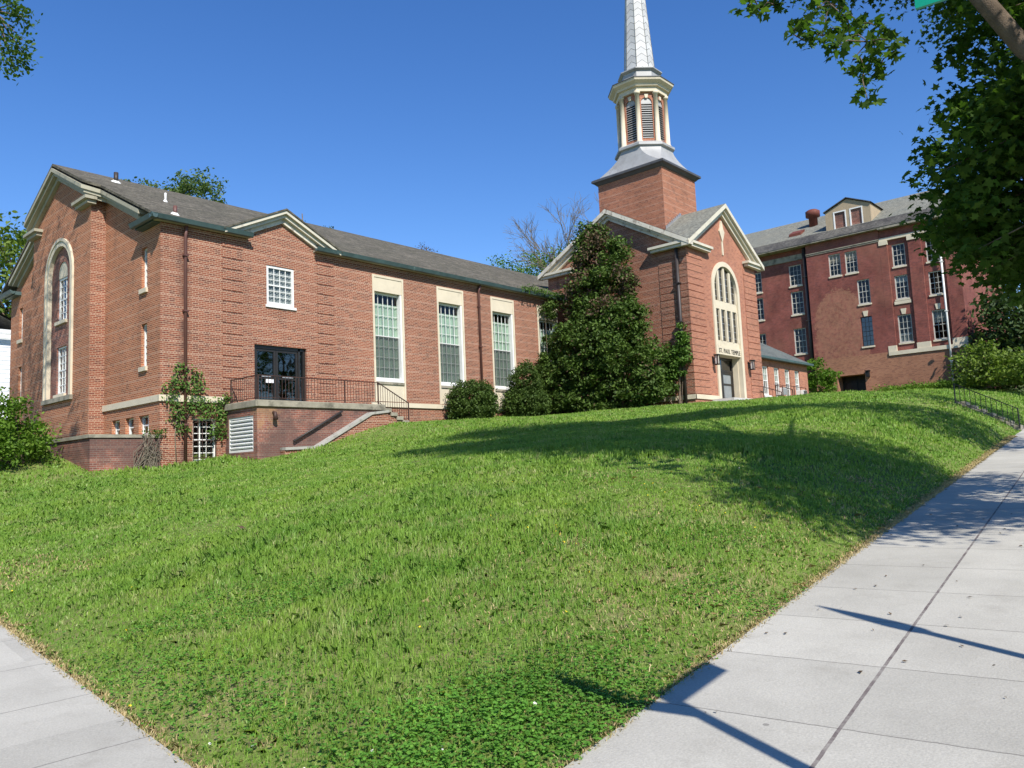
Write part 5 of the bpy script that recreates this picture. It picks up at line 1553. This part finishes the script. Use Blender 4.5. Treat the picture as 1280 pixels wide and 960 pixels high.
vp_ = [(12.5, 3.1), (12.75, 3.5), (12.85, 3.95), (12.6, 2.75), (13.1, 3.3), (13.4, 3.75), (13.5, 3.45), (13.45, 3.1), (13.2, 2.8), (13.6, 2.75), (13.9, 2.62), (14.15, 2.65), (14.4, 2.75), (14.55, 2.95), (14.3, 2.4), (14.45, 2.2), (14.2, 1.95), (14.05, 1.7), (14.4, 1.75), (13.8, 2.4), (12.7, 2.3), (12.85, 2.5), (12.95, 1.9), (13.3, 2.55), (12.6, 3.25)]
cv = np.array([(a, 26.82, b) for a, b in vp_])
ci = np.repeat(np.arange(len(cv)), 48)
p_ = cv[ci] + g.normal(size=(len(ci), 3)) * np.array([.15, .06, .13]); p_[:, 1] = np.minimum(p_[:, 1], 26.92)
leaves('foliage', p_, .115, L_ivy, vt, 'leaf', .2, .6, outward=np.array([0, -.7, .3]), g=g)
mb = MB()
for i in range(len(cv) - 1):
    if np.linalg.norm(cv[i] - cv[i + 1]) < .9: mb.tube([tuple(cv[i] + (0, .08, 0)), tuple(cv[i + 1] + (0, .08, 0))], .012, 5, caps=False)
mb.tube([(12.75, 26.88, .6), (12.7, 26.9, 1.6), (12.8, 26.9, 2.6)], .02, 5)
mb.build('stems', M['twig'], vt, fix=False)
vt = thing('dry_vine', 'bare tangled vine stems on the low corner wall beside the downspout', 'vine', (11.7, 26.8, .5))
mb = MB()
for i in range(46):
    a = Vector((11.2 + g.uniform(0, .95), 26.90 - g.uniform(0, .12), .45)); b = Vector((11.5 + g.uniform(0, .7), 26.88 - g.uniform(0, .2), .9 + g.uniform(0, .85)))
    mb.tube([a, a.lerp(b, .5) + Vector((g.normal() * .15, -.05, .12)), b, b + Vector((g.normal() * .25, -.05, -.15))], [.012, .01, .008, .004], 4, caps=False)
mb.build('stems', M['twig'], vt, fix=False)
leaves('leaves', np.array([(12.05, 26.85, 1.72)]) + g.normal(size=(110, 3)) * np.array([.22, .08, .08]), .09, L_ivy, vt, 'leaf', .4, g=g)
bush('feathery_bush', 'bright feathery green bush in front of the left end of the brick wall', 'bush', (8.6, 29.0, .75), [(8.6, 29.2, 1.9, 1.1, 1.3, 1.05, 60), (7.6, 28.8, 2.2, 1.2, 1.2, 1.1, 50), (8.4, 28.6, 1.2, 1.1, 1.0, .7, 40), (6.6, 29.5, 2.0, 1.3, 1.3, 1.1, 40)], 44, .2, .13, L_bright, 36, shape='leaf', up=.6, shell=.4)
bush('leafy_bush', 'bright drooping bush beside the dark apartment entrance', 'bush', (61.9, 23.3, 4.1), [(61.9, 23.3, 5.3, 1.1, 1.15, 1.1, 40), (61.9, 23.6, 6.6, .8, .85, .8, 22), (61.6, 22.5, 6.0, .7, .8, .5, 14)], 40, .22, .22, L_bright, 37, droop=.4)
grp = 'bushes at the right end of the apartment block'
bush('yellow_bush', 'yellow-green bush right below the apartment block corner', 'bush', (65.0, 12.6, 4.4), [(65, 12.8, 6.0, 1.8, 1.7, 1.6, 46), (65, 11.3, 5.6, 1.7, 1.5, 1.3, 34), (64.5, 10.0, 5.2, 1.7, 1.5, 1.2, 30)], 40, .34, .25, L_yellow, 38, group=grp)
bush('yellow_bush', 'darker green bush at the right edge above the bank railing', 'bush', (64.5, 8.0, 4.3), [(64.0, 8.2, 5.2, 1.8, 1.7, 1.5, 40), (65, 6.3, 5.6, 2, 1.6, 1.8, 36)], 40, .34, .25, L_bright, 39, group=grp)
gc = [(67.6 + g.uniform(-1.6, 1.6), y_, zl(67, 17) + .25 + g.uniform(0, .25)) for y_ in np.linspace(13, 20.6, 90)]
gc = np.array(gc); gi = np.repeat(np.arange(90), 60)
tag(leaves('ground_cover', gc[gi] + g.normal(size=(len(gi), 3)) * np.array([.5, .25, .16]), .16, L_bright, None, 'leaf', .8, g=g), 'low green ground cover along the foot of the apartment wall', 'ground cover', kind='stuff')
for i, (x, y, z, r, h, lab) in enumerate([(70.5, 11.3, 8.6, 2.5, 3.4, 'dark tree standing against the side of the apartment block'), (74, 7.6, 8.2, 3.2, 3.6, 'broad dark tree right of the apartment block above the yellow bushes'), (92, 19.5, 10.0, 4.6, 4.6, 'dark tree behind the right corner of the apartment block'), (90, 13.0, 9.0, 4.6, 5.0, 'dense tree filling the gap under the maple at the right edge'), (84, 8.5, 9.0, 4.5, 4.5, 'tree at the far right behind the yellow-green bushes')]):
    tree('background_tree', lab, 'tree', (x, y, 4.5), (x, y, z + 2), [(x, y, z, r, r, h, 130), (x - 1, y + 1, z - 3.5, r, r, 2.5, 60)], 34, .7, .42, L_wood, .3, 16, seed=50 + i, group='trees behind the apartment block')
for i, (x, y, z, r, h, m_, lab) in enumerate([(21.0, 71.5, 15.5, 5.2, 6.6, L_yellow, 'spring green tree rising left of the church gable'), (15.5, 74, 13, 5, 6, L_wood, 'darker tree at the left edge above the white house'), (23.5, 70.5, 12.0, 3.0, 4.5, L_wood, 'low dark tree tucked behind the church gable eave')]):
    tree('background_tree', lab, 'tree', (x, y, 2), (x, y, z + 3), [(x, y, z, r, r, h, 330)], 34, .62, .36, m_, .3, 30, seed=60 + i, group='trees beyond the left side of the church')
tree('background_tree', 'pale green tree top showing above the church roof ridge', 'tree', (32.6, 67.7, 2), (32.8, 67.5, 26.5), [(33.6, 67, 25.0, 2.4, 2.6, 2.7, 90), (30.6, 68.3, 24.6, 2.6, 2.4, 2.0, 40), (28.2, 69.4, 25.0, .8, .9, 1.6, 10)], 34, .42, .30, L_pale, .3, 22, seed=71)
tree('background_tree', 'small spiky tree top peeking over the roof behind the pediment', 'tree', (50.0, 74.8, 2), (50, 74.8, 29.4), [(50, 74.8, 26.5, .6, .6, 2.6, 12), (52.2, 73.3, 26.6, 1.2, 1.0, 1.5, 14)], 30, .3, .26, L_wood, .22, 8, seed=72)
tree('background_tree', 'reddish budding tree top just above the roof ridge', 'tree', (60.5, 66.6, 2), (60.5, 66.6, 25.4), [(60.5, 66.6, 24.0, 1.5, 1.5, 1.9, 26)], 22, .4, .2, L_brown, .22, 18, seed=73)
def bare(name, label, base, height, spread, depth, leaf_lobes, seed, leafmat_):
    gg = np.random.default_rng(seed)
    t = thing(name, label, 'tree', base)
    m2 = MB()
    def br(p, d, L, r, k):
        q1 = p + d * L * .5 + Vector(gg.normal(size=3) * .05 * L); q2 = p + d * L + Vector(gg.normal(size=3) * .08 * L)
        m2.tube([p, q1, q2], [r, r * .85, r * .66], 6 if k > 2 else 4, caps=False)
        if k == 0: return
        n = 3 if k > 1 else 4
        for i in range(n):
            dd = (d + Vector(gg.normal(size=3)) * spread + Vector((0, 0, .06))).normalized()
            br(q2 if i else q1.lerp(q2, .7), dd, L * gg.uniform(.62, .8), r * .62, k - 1)
    br(Vector(base), Vector((0, 0, 1)), height * .42, .22, depth)
    m2.build('trunk', M['twig'], t, fix=False)
    p_, ce = clumps(leaf_lobes, 30, .55, gg, .3)
    leaves('leaves', p_, .24, leafmat_, t, 'leaf', .5, g=gg)
    return t
bare('half_bare_tree', 'half bare tree with spreading grey branches between church roof and narthex gable', (54.6, 44.0, 3.5), 13.6, .78, 6, [(54.2, 44.5, 17.4, 3.4, 3.4, 1.7, 70), (51.6, 47.2, 17.4, 1.6, 1.6, 1.6, 22), (56.5, 42.5, 18.2, 1.5, 1.5, 1.3, 30)], 81, L_bright)
bare('half_bare_tree', 'thin bare tree with fine twigs just left of the steeple base', (61.6, 44.5, 3.5), 16.5, .38, 6, [(61.2, 44, 19.5, 1.6, 1.6, 2.5, 4)], 82, L_pale)
# creeper on the gutter near the narthex
tag(leaves('gutter_creeper', np.array([[30.8 + 3.6 * i / 130, YF - .42 + .12 * math.sin(i), EAVE_Z + .22] for i in range(130)])[np.repeat(np.arange(130), 5)] + g.normal(size=(650, 3)) * np.array([.1, .12, .10]), .12, L_ivy, None, 'leaf', .5, g=g), 'thin green creeper growing along the copper gutter near the evergreen', 'creeper')

# ------------------------------------------------------------------ grass, clover, flowers
FOOT = [(9.9, 12.3, 26.8, 31), (11.5, 36, 26.9, 45), (14.5, 20.2, 24.4, 27), (20.1, 21.8, 24.7, 27), (35.5, 43.5, 19.5, 29), (36.6, 43.8, 17.6, 19.6), (43.4, 55, 21.4, 29), (69.9, 90, 14.5, 46), (45.4, 51.6, 20.2, 21.6), (8, 17, 57, 67)]
def ok_grass(x, y):
    l = x * LH[0] + y * LH[1]; s = x * RH[0] + y * RH[1]
    k = (l > EDGE - .03) & (x > left_edge_x(y) - .03)
    for (a, b, c_, d_) in FOOT: k &= ~((x > a) & (x < b) & (y > c_) & (y < d_))
    k &= ~((s > 33.9) & (s < 35.6) & (l < EDGE + 2.0))
    def near(pts, w_):
        m_ = np.zeros(x.shape, bool)
        for (p, q) in zip(pts[:-1], pts[1:]):
            p = np.array(p); q = np.array(q); dv = q - p; t_ = np.clip(((x - p[0]) * dv[0] + (y - p[1]) * dv[1]) / (dv @ dv), 0, 1)
            m_ |= np.hypot(x - p[0] - t_ * dv[0], y - p[1] - t_ * dv[1]) < w_
        return m_
    return k
def polar(n, r0, r1, a0=4, a1=82):
    r = np.sqrt(rng.uniform(r0 * r0, r1 * r1, n)); a = np.radians(rng.uniform(a0, a1, n))
    return r * np.cos(a), r * np.sin(a), r
def fnoise(x, y, f, seed):
    gg = np.random.default_rng(seed); o = 0
    for k in range(5):
        th = gg.uniform(0, 6.28); fr = f * 1.6 ** k * .6; o = o + np.sin(x * math.cos(th) * fr + y * math.sin(th) * fr + gg.uniform(0, 6.28) + 1.3 * np.sin((x * math.sin(th) - y * math.cos(th)) * fr * .7)) / 1.3 ** k
    return o / 2.6
def blades(x, y, r, hmin, hmax, wbase, mat, name, lean=.5, hscale=None):
    n = len(x)
    z = lawn_z(x, y)
    h = rng.uniform(hmin, hmax, n) * (1 + .02 * np.maximum(r - 8, 0))
    if hscale is not None: h = h * hscale
    wd = np.maximum(wbase, r * .0006) * rng.uniform(.7, 1.3, n)
    a = rng.uniform(0, 2 * np.pi, n)
    t = np.stack([np.cos(a), np.sin(a), np.zeros(n)], 1)
    b = rng.uniform(0, 2 * np.pi, n); lv = np.abs(rng.normal(0, lean, n))
    ln = np.stack([np.cos(b), np.sin(b), np.zeros(n)], 1) * lv[:, None]
    p = np.stack([x, y, z - .01], 1)
    up = np.array([0, 0, 1.0])
    m = p + (ln * .28 + up * .62) * h[:, None]; e = p + (ln + up * np.sqrt(np.maximum(.15, 1 - .5 * lv ** 2))[:, None]) * h[:, None]
    W = t * wd[:, None]
    V = np.stack([p - W, p + W, m + W * .8, e, m - W * .8], 1)
    return fast(name, V.reshape(-1, 3), 5, mat)
def _grassmat(name, c1, c2, c3, dry, trans=.3, dryamt=.75, green=True):
    m, t, b = nodes(name, .5, .4)
    gm = t.nodes.new('ShaderNodeNewGeometry')
    p = gm.outputs['Position']
    o = ramp(t, gm.outputs['Random Per Island'], [(0, c1), (.5, c2), (1, c3)])
    if green:
        o = mixc(t, ramp(t, noise(t, p, .38, 5, .6), [(.42, 0), (.68, .55)]), o, (.30, .42, .06))
        o = mixc(t, ramp(t, noise(t, p, 1.3, 4, .6), [(.40, .45), (.56, 0)]), o, (.10, .245, .03))
    mx0 = math_(t, 'MULTIPLY', ramp(t, noise(t, p, 2.3, 6, .65), [(.5, 0), (.62, 1)]), math_(t, 'LESS_THAN', math_(t, 'FRACT', math_(t, 'MULTIPLY', gm.outputs['Random Per Island'], 7.31)), .45))
    o = mixc(t, math_(t, 'MULTIPLY', mx0, dryamt), o, dry)
    t.links.new(o, b.inputs['Base Color'])
    tr = t.nodes.new('ShaderNodeBsdfTranslucent'); t.links.new(mixc(t, 1.0, o, (1.0, 1.1, .6), 'MULTIPLY'), tr.inputs[0])
    mx = t.nodes.new('ShaderNodeMixShader'); mx.inputs[0].default_value = trans
    t.links.new(b.outputs[0], mx.inputs[1]); t.links.new(tr.outputs[0], mx.inputs[2]); t.links.new(mx.outputs[0], t.nodes['Material Output'].inputs[0])
    return m
M['grass'] = _grassmat('grass_blades', (.165, .295, .034), (.205, .352, .045), (.285, .44, .08), (.50, .45, .22), .36, .6)
M['straw'] = _grassmat('straw_blades', (.42, .30, .14), (.56, .43, .23), (.32, .30, .11), (.62, .50, .29), .2, green=False)
M['straw'].node_tree.nodes['Principled BSDF'].inputs['Specular IOR Level'].default_value = .2
M['clover'] = leafmat('clover_leaves', (.085, .22, .028), (.12, .29, .038), (.18, .37, .055), .35)
XX, YY, RR = [], [], []
for (r0, r1, dens) in ((2.4, 5, 3600), (5, 8, 2300), (8, 12, 1600), (12, 18, 900), (18, 27, 520), (27, 48, 210), (48, 68, 70)):
    n = int(dens * math.radians(78) / 2 * (r1 ** 2 - r0 ** 2))
    x, y, r = polar(n, r0, r1)
    k = ok_grass(x, y)
    l = x * LH[0] + y * LH[1]; ed = np.minimum(l - EDGE, (x - left_edge_x(y)))
    thin = fnoise(x, y, 1.6, 4)
    k &= rng.uniform(size=n) < np.clip(.97 - .45 * (thin > .45) * (ed < 2.2) - .3 * np.exp(-ed / .25), .1, 1)
    XX.append(x[k]); YY.append(y[k]); RR.append(r[k])
X_, Y_, R_ = map(np.concatenate, (XX, YY, RR))
ed = np.minimum(X_ * LH[0] + Y_ * LH[1] - EDGE, X_ - left_edge_x(Y_))
tuft = .75 + .55 * np.clip(fnoise(X_, Y_, 1.1, 9), -1, 1.3) * np.clip(ed / 2.5, .2, 1)
tuft = np.clip(tuft, .35, 1.7) * (.55 + .45 * np.clip(ed / 1.8, 0, 1))
tag(blades(X_, Y_, R_, .055, .115, .0026, M['grass'], 'grass', .55, tuft), 'green lawn grass covering the slope in front of the church', 'grass', kind='stuff')
# dry thatch near the walks and in worn patches
x, y, r = polar(120000, 2.4, 14)
k = ok_grass(x, y); l = x * LH[0] + y * LH[1]; e1 = l - EDGE; e2 = x - left_edge_x(y); ed = np.minimum(e1, e2)
pr = .55 * np.exp(-(e1 / 1.2) ** 2) * (x > 4.2) * (x < 11) * (fnoise(x, y, 1.4, 5) > -.2) + 1.6 * np.exp(-((x - 2.45) ** 2 + (y - 3.97) ** 2) / .02) + 1.6 * np.exp(-((x - 3.9) ** 2 + (y - 4.9) ** 2) / .025) + 1.0 * np.exp(-(ed / .10) ** 2) + .5 * np.exp(-((x - 5.1) ** 2 / 1.6 + (y - 3.1) ** 2 / .25)) + .5 * np.exp(-((x - 6.9) ** 2 / 2.5 + (y - 4.0) ** 2 / .4)) + .35 * (fnoise(x, y, 1.6, 4) > .4) * (ed < 2.5) + .10 * (fnoise(x, y, .9, 21) > .5)
k &= rng.uniform(size=len(x)) < pr * .8
ne = 26000
se = rng.uniform(2.0, 30, ne); oe = np.abs(rng.normal(0, .055, ne)) - .035
xa, ya = se * RH[0] + (EDGE + oe) * LH[0], se * RH[1] + (EDGE + oe) * LH[1]
yb_ = rng.uniform(2.4, 22, 16000); xb_ = left_edge_x(yb_) + np.abs(rng.normal(0, .055, 16000)) - .03
x = np.concatenate([x[k], xa, xb_]); y = np.concatenate([y[k], ya, yb_]); r = np.hypot(x, y); k = np.ones(len(x), bool)
tag(blades(x[k], y[k], r[k], .02, .06, .0028, M['straw'], 'dry_grass', 1.1), 'dry straw-coloured grass along the sidewalk edges and worn patches', 'dry grass', kind='stuff')
# clover
x, y, r = polar(150000, 2.4, 9)
k = ok_grass(x, y); l = x * LH[0] + y * LH[1]
blob = np.exp(-((x - 3.1) ** 2 / .9 + (y - 2.95) ** 2 / .20)) * 1.6 + .35 * np.exp(-((x - 2.6) ** 2 / .12 + (y - 5.2) ** 2 / 1.6)) + .22 * (fnoise(x, y, 1.2, 33) > .62) + .22 * np.exp(-((x - 8.2) ** 2 / 1.2 + (y - 4.1) ** 2 / .3))
k &= rng.uniform(size=len(x)) < blob
x, y = x[k], y[k]
z = lawn_z(x, y) + rng.uniform(.015, .06, len(x))
base = np.stack([x, y, z], 1)
off3 = [np.array([math.cos(a), math.sin(a), 0]) * .0075 for a in (0, 2.1, 4.2)]
cp = np.concatenate([base + o_ for o_ in off3])
tag(leaves('clover', cp, .0155, M['clover'], None, 'round', 2.2), 'dense clover and low weeds in the front corner of the lawn', 'clover', kind='stuff')
def dots(name, lab, cat, n, f, size, colr, h):
    x, y, r = polar(n * 30, 2.6, 14); k = ok_grass(x, y)
    k &= rng.uniform(size=len(x)) < f(x, y); x, y = x[k][:n], y[k][:n]
    p = np.stack([x, y, lawn_z(x, y) + h], 1)
    tag(leaves(name, np.repeat(p, 3, axis=0) + rng.normal(size=(len(p) * 3, 3)) * size * .25, size, plain(name + '_petals', colr, .7, .2, .05), None, 'round', 1.5), lab, cat, kind='stuff')
dots('yellow_flowers', 'tiny yellow flowers dotted over the lawn near the sidewalk', 'flowers', 70, lambda x, y: np.exp(-((x - 8) ** 2 / 9 + (y - 5) ** 2 / 2.0)) * .5 + .02, .014, (.70, .56, .03), .065)
dots('white_clover_flowers', 'small white clover flowers in the front corner of the lawn', 'flowers', 26, lambda x, y: np.exp(-((x - 2.5) ** 2 / .5 + (y - 3.2) ** 2 / .6)) + .004, .014, (.66, .65, .56), .06)
lf = np.array([(5.6, 9.9, 0.0), (3.2, 4.3, 0), (6.4, 2.0, -9)])
for i, (x, y, lab) in enumerate([(5.75, 10.2, 'curled brown dead leaf lying alone in the middle of the lawn')]):
    o = leaves('fallen_leaf', np.array([[x, y, zl(x, y) + .09]]), .17, L_brown, None, 'maple', 1.0, g=np.random.default_rng(2))
    tag(o, lab, 'leaf')
# bits of grit and leaf litter on the sidewalk
n = 70
s_ = rng.uniform(2.5, 12, n); l_ = rng.uniform(-.6, 2.1, n)
x = s_ * RH[0] + l_ * LH[0]; y = s_ * RH[1] + l_ * LH[1]
tag(leaves('leaf_litter', np.stack([x, y, street_z(s_) + .022], 1), .032, L_brown, None, 'quad', 3.0, jitter=.6), 'small dry leaf bits scattered on the sidewalk', 'leaf litter', kind='stuff')
